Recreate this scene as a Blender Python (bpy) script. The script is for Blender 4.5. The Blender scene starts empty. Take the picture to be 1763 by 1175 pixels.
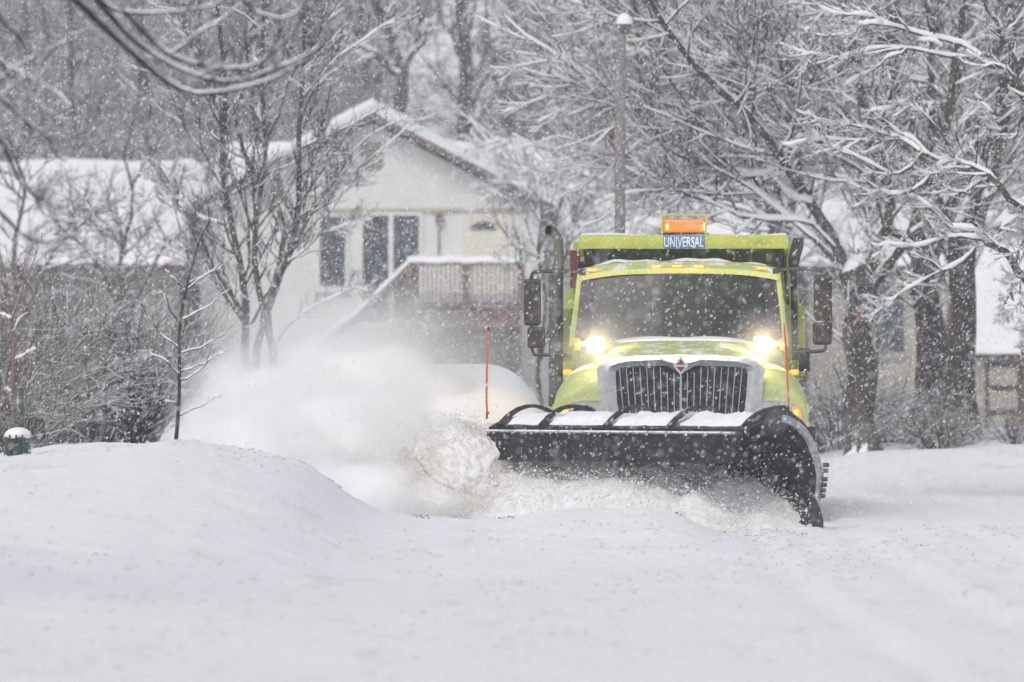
import bpy, math, random
import numpy as np
from mathutils import Vector, Matrix
random.seed(7); RNG = np.random.default_rng(11)
SC = bpy.context.scene; COL = SC.collection
PI = math.pi
# ------------------------------------------------------------------ camera
F = 200.0/36.0*1763.0          # focal length in photo pixels
CX, HY, CZ = 881.5, 630.0, 1.6 # picture centre, horizon row, eye height
cam = bpy.data.cameras.new('camera'); camo = bpy.data.objects.new('camera', cam); COL.objects.link(camo)
cam.lens = 200; cam.sensor_width = 36; cam.clip_start = 0.5; cam.clip_end = 3000
camo.location = (0, 0, CZ); camo.rotation_euler = (PI/2 + math.atan((HY-587.5)/F), 0, 0)
cam.dof.use_dof = True; cam.dof.focus_distance = 58.5; cam.dof.aperture_fstop = 2.2
SC.camera = camo
# ------------------------------------------------------------------ world, sun, exposure
SUN_EL, SUN_AZ = math.radians(48), math.radians(200)
w = bpy.data.worlds.new('World'); SC.world = w; w.use_nodes = True
nt = w.node_tree; nt.nodes.clear()
sky = nt.nodes.new('ShaderNodeTexSky'); sky.sky_type = 'NISHITA'; sky.sun_disc = False
sky.sun_elevation = SUN_EL; sky.sun_rotation = SUN_AZ; sky.air_density = 1.0; sky.dust_density = 4.0
hs = nt.nodes.new('ShaderNodeHueSaturation'); hs.inputs['Saturation'].default_value = 0.58
bg = nt.nodes.new('ShaderNodeBackground'); bg.inputs['Strength'].default_value = 0.12
wo = nt.nodes.new('ShaderNodeOutputWorld')
nt.links.new(sky.outputs[0], hs.inputs['Color']); nt.links.new(hs.outputs[0], bg.inputs['Color']); nt.links.new(bg.outputs[0], wo.inputs['Surface'])
sun = bpy.data.lights.new('sun', 'SUN'); sun.energy = 0.7; sun.angle = math.radians(25); sun.color = (1, .985, .97)
suno = bpy.data.objects.new('sun', sun); COL.objects.link(suno)
# light comes from high up, a little behind and left of the camera
suno.rotation_euler = (math.radians(42), 0, math.radians(-20))
SC.view_settings.view_transform = 'Standard'; SC.view_settings.look = 'None'
SC.view_settings.exposure = 0.15; SC.view_settings.gamma = 1
cy = SC.cycles
cy.use_denoising = True; cy.max_bounces = 22; cy.volume_bounces = 20; cy.diffuse_bounces = 3
cy.transparent_max_bounces = 12; cy.volume_step_rate = 1.5; cy.volume_max_steps = 256
try: cy.denoiser = 'OPENIMAGEDENOISE'
except Exception: pass
cy.denoising_prefilter = 'ACCURATE'
cy.sample_clamp_indirect = 6

# ------------------------------------------------------------------ helpers
def W(px, py, D):
    return np.array([(px-CX)/F*D, D, CZ-(py-HY)/F*D])
def tag(o, label=None, cat=None, group=None, kind=None):
    if label: o['label'] = label
    if cat: o['category'] = cat
    if group: o['group'] = group
    if kind: o['kind'] = kind
    return o
def empty(name, loc, label=None, cat=None, group=None):
    o = bpy.data.objects.new(name, None); COL.objects.link(o); o.location = tuple(loc); o.empty_display_size = .2
    bpy.context.view_layer.update()
    return tag(o, label, cat, group)
def mesh_obj(name, v, f, m, parent=None, local=False, smooth=True):
    """v (N,3) array, f list of faces or (M,k) array; vertices in world space unless local"""
    v = np.asarray(v, dtype=np.float64)
    if parent is not None and not local:
        p = parent; off = np.zeros(3)
        while p is not None: off += np.array(p.location); p = p.parent
        v = v - off
    me = bpy.data.meshes.new(name)
    if isinstance(f, np.ndarray):
        k = f.shape[1]; n = f.shape[0]
        me.vertices.add(len(v)); me.vertices.foreach_set('co', v.astype(np.float32).ravel())
        me.loops.add(n*k); me.loops.foreach_set('vertex_index', f.astype(np.int32).ravel())
        me.polygons.add(n); me.polygons.foreach_set('loop_start', np.arange(0, n*k, k, dtype=np.int32))
        me.update(calc_edges=True)
    else:
        me.from_pydata([tuple(a) for a in v], [], [tuple(a) for a in f]); me.update()
    if smooth: me.polygons.foreach_set('use_smooth', np.ones(len(me.polygons), dtype=bool))
    me.materials.append(m)
    o = bpy.data.objects.new(name, me); COL.objects.link(o)
    if parent is not None: o.parent = parent
    return o
class MB:
    """collects simple shapes into one mesh"""
    def __init__(s): s.v = []; s.f = []
    def add(s, v, f):
        n = len(s.v); s.v += [tuple(map(float, a)) for a in v]; s.f += [tuple(i+n for i in a) for a in f]; return s
    def box(s, a, b, bev=0.0):
        x0, y0, z0 = a; x1, y1, z1 = b
        if bev <= 0:
            return s.add([(x0,y0,z0),(x1,y0,z0),(x1,y1,z0),(x0,y1,z0),(x0,y0,z1),(x1,y0,z1),(x1,y1,z1),(x0,y1,z1)],
                         [(0,3,2,1),(4,5,6,7),(0,1,5,4),(1,2,6,5),(2,3,7,6),(3,0,4,7)])
        import bmesh
        bm = bmesh.new(); bmesh.ops.create_cube(bm, size=1)
        for v in bm.verts: v.co = Vector(((x0+x1)/2+v.co.x*(x1-x0), (y0+y1)/2+v.co.y*(y1-y0), (z0+z1)/2+v.co.z*(z1-z0)))
        bmesh.ops.bevel(bm, geom=bm.edges[:], offset=bev, segments=2, affect='EDGES', profile=.5)
        bm.verts.index_update()
        s.add([v.co for v in bm.verts], [[v.index for v in f.verts] for f in bm.faces]); bm.free(); return s
    def prism(s, poly, d, axis=1, a0=0.0):
        """poly in the plane across axis, extruded from a0 to a0+d"""
        n = len(poly); v = []
        for k in (a0, a0+d):
            for p, q in poly:
                v.append({0: (k, p, q), 1: (p, k, q), 2: (p, q, k)}[axis])
        f = [tuple(range(n-1, -1, -1)), tuple(range(n, 2*n))]
        f += [(i, (i+1) % n, n+(i+1) % n, n+i) for i in range(n)]
        return s.add(v, f)
    def tube(s, pts, r, sides=8, caps=True):
        pts = np.asarray(pts, float); n = len(pts)
        rr = np.full(n, r) if np.isscalar(r) else np.asarray(r, float)
        v, f = tube_arrays(pts[None], rr[None], sides)
        s.add(v, f.tolist())
        if caps:
            b = len(s.v)-n*sides
            s.f.append(tuple(b+i for i in range(sides))[::-1]); s.f.append(tuple(b+(n-1)*sides+i for i in range(sides)))
        return s
    def cyl(s, p0, p1, r, sides=16, r1=None):
        return s.tube([p0, p1], [r, r if r1 is None else r1], sides)
    def grid(s, P, flip=False):
        P = np.asarray(P, float); a, b = P.shape[:2]
        f = []
        for i in range(a-1):
            for j in range(b-1):
                q = (i*b+j, i*b+j+1, (i+1)*b+j+1, (i+1)*b+j)
                f.append(q[::-1] if flip else q)
        return s.add(P.reshape(-1, 3), f)
    def obj(s, name, m, parent=None, local=False, smooth=False):
        return mesh_obj(name, np.array(s.v), s.f, m, parent, local, smooth)
def tube_arrays(P, R, sides=5):
    """P (B,K,3), R (B,K) -> verts, quads: one open tube per row"""
    B, K, _ = P.shape
    T = np.gradient(P, axis=1); T /= np.linalg.norm(T, axis=2, keepdims=True)+1e-12
    mean = (P[:, -1]-P[:, 0]); mean /= np.linalg.norm(mean, axis=1, keepdims=True)+1e-12
    ref = np.zeros((B, 3)); ref[np.arange(B), np.argmin(np.abs(mean), axis=1)] = 1
    U = np.cross(T, ref[:, None, :]); U /= np.linalg.norm(U, axis=2, keepdims=True)+1e-12
    V = np.cross(T, U)
    a = np.arange(sides)*2*PI/sides
    ring = P[:, :, None, :] + R[:, :, None, None]*(U[:, :, None, :]*np.cos(a)[None, None, :, None]+V[:, :, None, :]*np.sin(a)[None, None, :, None])
    v = ring.reshape(-1, 3)
    b, k, s_ = np.meshgrid(np.arange(B), np.arange(K-1), np.arange(sides), indexing='ij')
    i0 = (b*K+k)*sides+s_; i1 = (b*K+k)*sides+(s_+1) % sides
    f = np.stack([i0, i1, i1+sides, i0+sides], axis=-1).reshape(-1, 4)
    return v, f
def resample(pts, n):
    """Catmull-Rom through pts (rows of any width), n samples"""
    p = np.asarray(pts, float); m = len(p)
    if m == 2: return p[0]+(p[1]-p[0])*np.linspace(0, 1, n)[:, None]
    q = np.vstack([2*p[0]-p[1], p, 2*p[-1]-p[-2]])
    out = []
    for t in np.linspace(0, m-1-1e-9, n):
        i = int(t); u = t-i; a, b, c, d = q[i:i+4]
        out.append(.5*((2*b)+(-a+c)*u+(2*a-5*b+4*c-d)*u*u+(-a+3*b-3*c+d)*u**3))
    return np.array(out)
# lattice noise in numpy
_perm = RNG.random((256, 256))
def vnoise(x, y):
    xi = np.floor(x).astype(int); yi = np.floor(y).astype(int); fx = x-xi; fy = y-yi
    fx = fx*fx*(3-2*fx); fy = fy*fy*(3-2*fy)
    g = lambda a, b: _perm[a % 256, b % 256]
    return (g(xi, yi)*(1-fx)+g(xi+1, yi)*fx)*(1-fy)+(g(xi, yi+1)*(1-fx)+g(xi+1, yi+1)*fx)*fy
def fbm(x, y, o=4):
    s = 0; a = .5
    for k in range(o):
        s = s+a*(vnoise(x+17.3*k, y+9.1*k)-.5)*2; x = x*2.03; y = y*2.03; a *= .5
    return s

# ------------------------------------------------------------------ materials
def newmat(name):
    m = bpy.data.materials.new(name); m.use_nodes = True
    b = m.node_tree.nodes['Principled BSDF']; return m, m.node_tree, b
def noise_node(nt, scale, detail=3, rough=.5, coord='Object', stretch=None):
    tc = nt.nodes.new('ShaderNodeTexCoord'); n = nt.nodes.new('ShaderNodeTexNoise')
    n.inputs['Scale'].default_value = scale; n.inputs['Detail'].default_value = detail; n.inputs['Roughness'].default_value = rough
    src = tc.outputs[coord]
    if stretch:
        mp = nt.nodes.new('ShaderNodeMapping'); mp.inputs['Scale'].default_value = stretch
        nt.links.new(src, mp.inputs['Vector']); src = mp.outputs[0]
    nt.links.new(src, n.inputs['Vector']); return n
def ramp(nt, src, stops):
    r = nt.nodes.new('ShaderNodeValToRGB'); e = r.color_ramp.elements
    while len(e) < len(stops): e.new(.5)
    for i, (p, c) in enumerate(stops):
        e[i].position = p; e[i].color = (c, c, c, 1) if np.isscalar(c) else (*c, 1)
    nt.links.new(src, r.inputs['Fac']); return r
def mat(name, c, rough=.6, metal=0.0, var=.15, scale=6, bump=0.0, spec=.5, coat=0, snow=0.0, snow_scale=9, stretch=None):
    """plain procedural surface; snow>0 dusts it with patches of wind-blown snow"""
    m, nt, b = newmat(name)
    b.inputs['Roughness'].default_value = rough; b.inputs['Metallic'].default_value = metal
    b.inputs['Specular IOR Level'].default_value = spec
    if coat: b.inputs['Coat Weight'].default_value = coat; b.inputs['Coat Roughness'].default_value = .1
    n = noise_node(nt, scale, 4, stretch=stretch)
    r = ramp(nt, n.outputs['Fac'], [(.3, tuple(x*(1-var) for x in c)), (.7, tuple(min(1, x*(1+var)) for x in c))])
    out = r.outputs['Color']
    if snow > 0:
        geo = nt.nodes.new('ShaderNodeNewGeometry'); sx = nt.nodes.new('ShaderNodeSeparateXYZ'); nt.links.new(geo.outputs['Normal'], sx.inputs[0])
        n2 = noise_node(nt, snow_scale, 5, .65)
        ad = nt.nodes.new('ShaderNodeMath'); ad.operation = 'MULTIPLY_ADD'; ad.inputs[1].default_value = .35; nt.links.new(sx.outputs['Z'], ad.inputs[0]); nt.links.new(n2.outputs['Fac'], ad.inputs[2])
        rr = ramp(nt, ad.outputs[0], [(1.02-snow, 0.0), (1.12-snow, 1.0)])
        mx = nt.nodes.new('ShaderNodeMixRGB'); mx.inputs[2].default_value = (.8, .82, .85, 1)
        nt.links.new(rr.outputs[0], mx.inputs[0]); nt.links.new(out, mx.inputs[1]); out = mx.outputs[0]
    nt.links.new(out, b.inputs['Base Color'])
    if bump:
        bp = nt.nodes.new('ShaderNodeBump'); bp.inputs['Strength'].default_value = bump; bp.inputs['Distance'].default_value = .02
        nt.links.new(n.outputs['Fac'], bp.inputs['Height']); nt.links.new(bp.outputs[0], b.inputs['Normal'])
    return m
def emis(name, c, s, base=None):
    m, nt, b = newmat(name)
    b.inputs['Base Color'].default_value = (*(base or c), 1); b.inputs['Emission Color'].default_value = (*c, 1)
    b.inputs['Emission Strength'].default_value = s; b.inputs['Roughness'].default_value = .25
    return m
def snow_mat(name, tint=(.87, .88, .895), bump=.4, scale=3.0, dirt=0.0, dist=.05):
    m, nt, b = newmat(name); b.inputs['Roughness'].default_value = .75; b.inputs['Specular IOR Level'].default_value = .25
    n = noise_node(nt, scale, 8, .6)
    bp = nt.nodes.new('ShaderNodeBump'); bp.inputs['Strength'].default_value = bump; bp.inputs['Distance'].default_value = dist
    nt.links.new(n.outputs['Fac'], bp.inputs['Height']); nt.links.new(bp.outputs[0], b.inputs['Normal'])
    r = ramp(nt, n.outputs['Fac'], [(.3, tuple(x*.95 for x in tint)), (.65, tint)]); out = r.outputs[0]
    if dirt > 0:
        n2 = noise_node(nt, 2.2, 10, .75); r2 = ramp(nt, n2.outputs['Fac'], [(.60, 0.0), (.74, dirt)])
        mx = nt.nodes.new('ShaderNodeMixRGB'); mx.inputs[2].default_value = (.44, .38, .29, 1)
        nt.links.new(r2.outputs[0], mx.inputs[0]); nt.links.new(out, mx.inputs[1]); out = mx.outputs[0]
    nt.links.new(out, b.inputs['Base Color'])
    return m
def bark_mat(name, c=(.068, .058, .050), snow=.14, z0=.25):
    """bark, with snow lying on whatever faces up and blown into the windward side"""
    m, nt, b = newmat(name); b.inputs['Roughness'].default_value = .9; b.inputs['Specular IOR Level'].default_value = .2
    n = noise_node(nt, 9, 5, .6, stretch=(1, 1, .25))
    r = ramp(nt, n.outputs['Fac'], [(.3, tuple(x*.6 for x in c)), (.7, tuple(x*1.5 for x in c))])
    geo = nt.nodes.new('ShaderNodeNewGeometry'); sx = nt.nodes.new('ShaderNodeSeparateXYZ'); nt.links.new(geo.outputs['Normal'], sx.inputs[0])
    n2 = noise_node(nt, 3.5, 5, .7)
    a1 = nt.nodes.new('ShaderNodeMath'); a1.operation = 'MULTIPLY_ADD'; a1.inputs[1].default_value = -.24; nt.links.new(sx.outputs['X'], a1.inputs[0]); nt.links.new(sx.outputs['Z'], a1.inputs[2])
    a2 = nt.nodes.new('ShaderNodeMath'); a2.operation = 'ADD'; nt.links.new(a1.outputs[0], a2.inputs[0]); nt.links.new(n2.outputs['Fac'], a2.inputs[1])
    rr = ramp(nt, a2.outputs[0], [(min(.99, .92+z0-snow), 0.0), (min(1, 1.05+z0-snow), 1.0)])
    mx = nt.nodes.new('ShaderNodeMixRGB'); mx.inputs[2].default_value = (.82, .84, .87, 1)
    nt.links.new(rr.outputs[0], mx.inputs[0]); nt.links.new(r.outputs[0], mx.inputs[1]); nt.links.new(mx.outputs[0], b.inputs['Base Color'])
    bp = nt.nodes.new('ShaderNodeBump'); bp.inputs['Strength'].default_value = .6; bp.inputs['Distance'].default_value = .03
    nt.links.new(n.outputs['Fac'], bp.inputs['Height']); nt.links.new(bp.outputs[0], b.inputs['Normal'])
    return m
M = {}
M['snow'] = snow_mat('fresh snow'); M['roof_snow'] = snow_mat('roof snow', scale=1.2, bump=.5, dist=.12)
M['twig_snow'] = snow_mat('branch snow', scale=14, bump=.3, dist=.01)
M['curl'] = snow_mat('sand stained snow', (.87, .865, .85), .9, 6, .8, .06)
for nd in M['curl'].node_tree.nodes:
    if nd.type == 'VALTORGB' and nd.color_ramp.elements[0].position > .55: nd.color_ramp.elements[0].position = .44; nd.color_ramp.elements[1].position = .64
M['churn'] = snow_mat('churned snow', (.87, .87, .86), .7, 9, .55, .04)
M['bark'] = bark_mat('grey bark'); M['bark_dark'] = bark_mat('dark bark', (.045, .039, .034), .14)
M['bark_far'] = bark_mat('far bark', (.062, .057, .054), .12)
M['bark_near'] = bark_mat('dark near bark', (.03, .026, .024), -.02)
M['bark_brush'] = bark_mat('brown brush bark', (.105, .084, .068), -.03)
M['bark_tan'] = bark_mat('tan bark', (.2, .15, .11), .2)
M['paint'] = mat('yellow green paint', (.48, .545, .20), .45, 0, .07, 3, coat=.1, snow=.17, snow_scale=6)
M['paint_clean'] = mat('yellow green body paint', (.40, .46, .085), .5, 0, .08, 5, snow=.12, snow_scale=10)
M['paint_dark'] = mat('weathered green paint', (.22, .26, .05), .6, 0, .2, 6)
M['chrome'] = mat('frosted chrome', (.62, .63, .65), .32, .75, .12, 14, bump=.15, snow=.2, snow_scale=8)
M['chrome_bar'] = mat('grille bar chrome', (.7, .7, .72), .3, .8, .05, 14)
M['black'] = mat('black plastic', (.02, .02, .022), .45, 0, .3, 8)
M['rubber'] = mat('black rubber', (.016, .016, .018), .55, 0, .5, 5, bump=.2, snow=.03, snow_scale=14, spec=.3)
M['steel_black'] = mat('black painted steel', (.022, .022, .025), .5, .0, .4, 4, bump=.2, snow=.05, snow_scale=9)
M['frost_edge'] = mat('snow crusted steel', (.35, .36, .38), .7, 0, .4, 20, snow=.45, snow_scale=12)
M['pipe'] = mat('dull exhaust steel', (.17, .17, .155), .42, .75, .2, 10, snow=.05)
M['shield'] = mat('perforated heat shield', (.15, .15, .14), .5, .6, .2, 30)
M['red_steel'] = mat('dark red steel', (.14, .03, .03), .6, 0, .3, 6, snow=.1)
M['orange_rod'] = mat('orange marker', (.75, .12, .03), .5, 0, .1, 5)
M['amber_off'] = emis('amber lens', (1, .30, .02), .8, (.8, .25, .03))
M['amber_on'] = emis('lit amber bulb', (1, .62, .08), 5)
M['amber_mid'] = emis('amber signal lens', (1, .22, .02), .9, (.8, .2, .02))
M['lamp_on'] = emis('lit plow lamp', (1, .80, .46), 45)
M['beacon'] = emis('orange beacon lens', (1, .25, .03), .35, (.65, .2, .04))
M['glass_lens'] = mat('lamp glass', (.35, .36, .38), .12, 0, .2, 20, coat=1)
M['red'] = mat('red enamel', (.30, .03, .025), .4)
M['sign_blue'] = mat('blue sign sheet', (.06, .19, .38), .5, 0, .15, 12, snow=.04, snow_scale=20)
M['sign_white'] = mat('white lettering', (.75, .77, .78), .6, 0, .05)
M['tyre'] = mat('tyre rubber', (.02, .02, .02), .85, 0, .3, 10, bump=.3, snow=.1)
M['siding'] = mat('cream stucco', (.68, .68, .66), .85, 0, .06, 2)
M['siding_tan'] = mat('tan siding', (.36, .34, .28), .8, 0, .08, 2)
M['siding_grey'] = mat('brown grey siding', (.26, .25, .22), .8, 0, .1, 2)
M['trim_brown'] = mat('brown fascia', (.12, .085, .075), .7)
M['trim_white'] = mat('white trim', (.7, .7, .68), .6, 0, .05)
M['door_yellow'] = mat('pale yellow door', (.64, .625, .53), .5, 0, .05, 2)
M['win'] = mat('dark window glass', (.06, .075, .09), .08, 0, .3, 1.5, spec=.6)
M['deck'] = mat('red brown deck wood', (.165, .112, .098), .8, 0, .2, 8, snow=.08)
M['deck_dark'] = mat('dark brown wood', (.08, .06, .05), .8)
M['green_bag'] = mat('green plastic bag', (.02, .07, .045), .4, 0, .3, 8, snow=.12, snow_scale=16)
M['green_post'] = mat('green steel post', (.012, .06, .035), .5)
M['pole'] = mat('weathered grey pole', (.24, .225, .21), .85, 0, .2, 12, snow=.16, snow_scale=7, stretch=(1, 1, .3))
M['leaf'] = mat('dead oak leaf', (.20, .09, .045), .8, 0, .3, 5)
def dark_glass(name, c=(.022, .03, .028), a=.82):
    m, nt, b = newmat(name); b.inputs['Base Color'].default_value = (*c, 1); b.inputs['Roughness'].default_value = .06
    b.inputs['Alpha'].default_value = a; b.inputs['Specular IOR Level'].default_value = .25
    n = noise_node(nt, 26, 5, .7); r = ramp(nt, n.outputs['Fac'], [(.56, .05), (.75, .5)])
    nt.links.new(r.outputs[0], b.inputs['Roughness'])
    return m
M['glass'] = dark_glass('windscreen glass')

# ------------------------------------------------------------------ ground
RX = np.array([-60, -9, -6, -4.5, -3.7, -3.0, -2.5, -2.2, -2.0, -1.85, -1.6, -1.42, -1.2, -.9, -.3, 0.0, .35, .8, 1.2, 1.5, 1.75, 2.1, 2.6, 60])
RH = np.array([.8, .82, .78, .78, .83, .91, .86, .80, .76, .70, .53, .40, .30, .24, .21, .24, .30, .315, .31, .25, .13, .05, .0, .0])
def sstep(a, b, x):
    t = np.clip((x-a)/(b-a), 0, 1); return t*t*(3-2*t)
def ground_z(x, y):
    x = np.asarray(x, float); y = np.asarray(y, float)
    H = np.interp(x*51/np.maximum(y*.35+51*.65, 1), RX, RH)
    d = 51.0-y
    left = 1-sstep(-4.5, 1.0, x)
    front = np.where(d > 0, 1-sstep(0, 1, d/(5+13*left)), 1)
    back = np.where(d < 0, 1-sstep(0.2, 1, -d/2.2), 1)
    z = H*front*back
    # yard behind the left bank
    yard = (.60+.16*np.exp(-((x+4.3)/1.0)**2-((y-59)/4)**2)+.08*fbm(x*.5, y*.2))*sstep(51.0, 53.5, y)*(1-sstep(-3.3, -2.2, x+.06*(51-y)*0))
    z = np.maximum(z, yard)
    # bank and land on the far right
    right = sstep(3.2, 5.0, x-.0*(y-70))*sstep(71, 79, y)*(.42+.06*np.sin(x*1.1))
    z = np.maximum(z, right)
    # land past the street
    land = sstep(84, 95, y)*(.45+.1*fbm(x*.3, y*.15))
    z = np.maximum(z, land)
    road = sstep(1.2, 2.4, x)*(1-sstep(70, 78, y))+sstep(-.5, 1, x)*(1-sstep(30, 46, y))*.6
    wv = .18*np.sin(y*.13)+.1*np.sin(y*.05+1)
    for c_ in (2.2, 3.15, 4.3, 5.1): z = z-.05*np.exp(-((x-c_-wv)/.13)**2)*np.minimum(1, road)*(.6+.6*fbm(x*.8, y*.4)); z = z+.02*np.exp(-((x-c_-wv-.24)/.09)**2)*np.minimum(1, road)
    z = z+.014*np.maximum(0, fbm(x*4.1+9, y*2.3, 3))*sstep(26, 34, y)*(1-sstep(60, 75, y))+.010*fbm(x*11, y*6, 2)*sstep(38, 46, y)*(1-sstep(56, 62, y))
    near = sstep(14, 22, y)*(1-sstep(57, 64, y))
    z = z+near*(.030*np.abs(fbm(x*.55+3, y*1.1+5, 4))+.016*fbm(x*1.6, y*3.1+8, 3))
    z = z+.022*fbm(x*1.3, y*.5)+.012*fbm(x*5, y*2.2)*sstep(20, 30, y)+.035*fbm(x*.35, y*.12)
    return z
def ground():
    xs = np.unique(np.concatenate([np.linspace(-600, -60, 14), np.linspace(-60, -14, 50), np.linspace(-14, 14, 360), np.linspace(14, 60, 50), np.linspace(60, 600, 14)]))
    ys = np.unique(np.concatenate([np.linspace(-60, 10, 20), np.linspace(10, 40, 150), np.linspace(40, 62, 330), np.linspace(62, 125, 220), np.linspace(125, 900, 50)]))
    X, Y = np.meshgrid(xs, ys, indexing='ij'); Z = ground_z(X, Y)
    n, m_ = X.shape
    i, j = np.meshgrid(np.arange(n-1), np.arange(m_-1), indexing='ij')
    a = i*m_+j; f = np.stack([a, a+m_, a+m_+1, a+1], -1).reshape(-1, 4)
    m, nt, b = newmat('street and yard snow'); b.inputs['Roughness'].default_value = .8; b.inputs['Specular IOR Level'].default_value = .2
    n1 = noise_node(nt, 1.2, 9, .62); n2 = noise_node(nt, 9, 8, .75)
    ad = nt.nodes.new('ShaderNodeMath'); ad.operation = 'MULTIPLY_ADD'; ad.inputs[1].default_value = .3
    nt.links.new(n2.outputs['Fac'], ad.inputs[0]); nt.links.new(n1.outputs['Fac'], ad.inputs[2])
    bp = nt.nodes.new('ShaderNodeBump'); bp.inputs['Strength'].default_value = .55; bp.inputs['Distance'].default_value = .12
    nt.links.new(ad.outputs[0], bp.inputs['Height']); nt.links.new(bp.outputs[0], b.inputs['Normal'])
    # sand and grit trodden into the snow: stretched along the way the plow drives past
    n3 = noise_node(nt, 1.7, 12, .8, stretch=(1, .35, 1)); r3 = ramp(nt, n3.outputs['Fac'], [(.55, 0.0), (.72, .55)])
    mx = nt.nodes.new('ShaderNodeMixRGB'); mx.inputs[1].default_value = (.88, .885, .895, 1); mx.inputs[2].default_value = (.40, .36, .31, 1)
    nt.links.new(r3.outputs[0], mx.inputs[0]); nt.links.new(mx.outputs[0], b.inputs['Base Color'])
    o = mesh_obj('ground', np.stack([X, Y, Z], -1).reshape(-1, 3), f, m); tag(o, kind='structure')
ground()
def hill_z(x, y):
    t = sstep(135, 260, y)
    return -1+t*(26+3*fbm(x*.03, y*.03))+.5*fbm(x*.2, y*.2)*t
def hill():
    xs = np.linspace(-220, 220, 160); ys = np.linspace(132, 420, 100)
    X, Y = np.meshgrid(xs, ys, indexing='ij'); Z = hill_z(X, Y)
    n, m_ = X.shape; i, j = np.meshgrid(np.arange(n-1), np.arange(m_-1), indexing='ij')
    a = i*m_+j; f = np.stack([a, a+m_, a+m_+1, a+1], -1).reshape(-1, 4)
    m, nt, b = newmat('snowy brush hillside'); b.inputs['Roughness'].default_value = .9; b.inputs['Specular IOR Level'].default_value = .1
    n1 = noise_node(nt, .9, 10, .8, stretch=(.8, .3, 1.6)); 
    tc = nt.nodes.new('ShaderNodeTexCoord'); sp = nt.nodes.new('ShaderNodeSeparateXYZ'); nt.links.new(tc.outputs['Object'], sp.inputs[0])
    mr = nt.nodes.new('ShaderNodeMapRange'); mr.inputs[1].default_value = -9; mr.inputs[2].default_value = -4; mr.inputs[3].default_value = .2; mr.inputs[4].default_value = -.04
    nt.links.new(sp.outputs['X'], mr.inputs[0]); ad = nt.nodes.new('ShaderNodeMath'); ad.operation = 'ADD'; nt.links.new(n1.outputs['Fac'], ad.inputs[0]); nt.links.new(mr.outputs[0], ad.inputs[1])
    mr2 = nt.nodes.new('ShaderNodeMapRange'); mr2.inputs[1].default_value = 1.0; mr2.inputs[2].default_value = 5; mr2.inputs[3].default_value = 0; mr2.inputs[4].default_value = .2
    nt.links.new(sp.outputs['X'], mr2.inputs[0]); ad2 = nt.nodes.new('ShaderNodeMath'); ad2.operation = 'ADD'; nt.links.new(ad.outputs[0], ad2.inputs[0]); nt.links.new(mr2.outputs[0], ad2.inputs[1]); ad = ad2
    r = ramp(nt, ad.outputs[0], [(.44, (.84, .86, .88)), (.60, (.11, .105, .10))])
    nt.links.new(r.outputs[0], b.inputs['Base Color'])
    tag(mesh_obj('hillside', np.stack([X, Y, Z], -1).reshape(-1, 3), f, m), kind='structure')
hill()

# ------------------------------------------------------------------ plow truck (local frame: -y faces the camera, z = 0 is the road)
D0 = 57.0; PHI = math.atan((1172-CX)/F)
truck = empty('snowplow_truck', ((1172-CX)/F*D0, D0, 0), 'yellow green snowplow dump truck with lit lamps clearing the snowy street', 'truck')
truck.rotation_euler = (0, 0, -PHI)
def L(px, py, D): return ((px-1172)/F*D, D-D0, CZ-(py-HY)/F*D)
def T(mb, name, m, parent=None, smooth=False):
    return mb.obj(name, M[m] if isinstance(m, str) else m, parent or truck, local=True, smooth=smooth)
def mirror_pts(h):  # half outline from centre outwards -> full, left to right
    return [(-x, z) for x, z in reversed(h) if x > 0]+list(h)
def loft(secs, n=24):
    """secs: list of (y, half outline) with equal counts; returns grid across"""
    ys = [s[0] for s in secs]; P = np.array([mirror_pts(s[1]) for s in secs])
    flat = np.concatenate([np.array(ys)[:, None], P.reshape(len(secs), -1)], 1)
    r = resample(flat, n)
    out = []
    for row in r:
        y = row[0]; q = resample(row[1:].reshape(-1, 2), 41)
        out.append([(a, y, b) for a, b in q])
    return np.array(out)
# hood
hf = [(0, 1.70), (.4, 1.695), (.68, 1.675), (.80, 1.63), (.84, 1.5), (.85, 1.25), (.85, 1.0)]
hm = [(0, 1.84), (.45, 1.83), (.75, 1.79), (.90, 1.72), (.94, 1.55), (.95, 1.3), (.95, 1.0)]
hr = [(0, 1.895), (.5, 1.89), (.88, 1.85), (1.04, 1.79), (1.08, 1.65), (1.09, 1.3), (1.09, 1.0)]
mb = MB(); G = loft([(1.78, hf), (2.4, hm), (3.3, hr)]); mb.grid(G)
# rolled front lip of the hood
lip = G[0].copy(); lip2 = lip.copy(); lip2[:, 1] += .0; lip2[:, 2] -= .05; lip2[:, 0] *= .97
mb.grid(np.array([lip2, lip])); hood = T(mb, 'hood', 'paint', smooth=True)
# snow lying on the hood top and cowl
mb = MB(); S = []
for row in G[15:]:
    r_ = [p for p in row if abs(p[0]) < .85*min(1, .75+.25*(row[0][1]/3.3)) and p[2] > 1.6]
    S.append(resample(np.array(r_), 25))
S = np.array(S); S[:, :, 2] += .012+.02*np.abs(np.sin(S[:, :, 0]*5+S[:, :, 1]*2))*np.linspace(0, 1, len(S))[:, None]
edge = np.minimum(np.linspace(0, 8, len(S))[:, None], 1)*np.minimum(np.minimum(np.arange(25), np.arange(25)[::-1])/3.0, 1)[None]
S[:, :, 2] = S[:, :, 2]*edge+(S[:, :, 2]-.045)*(1-edge)
mb.grid(S); T(mb, 'snow_cover', 'twig_snow', hood, True)
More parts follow.
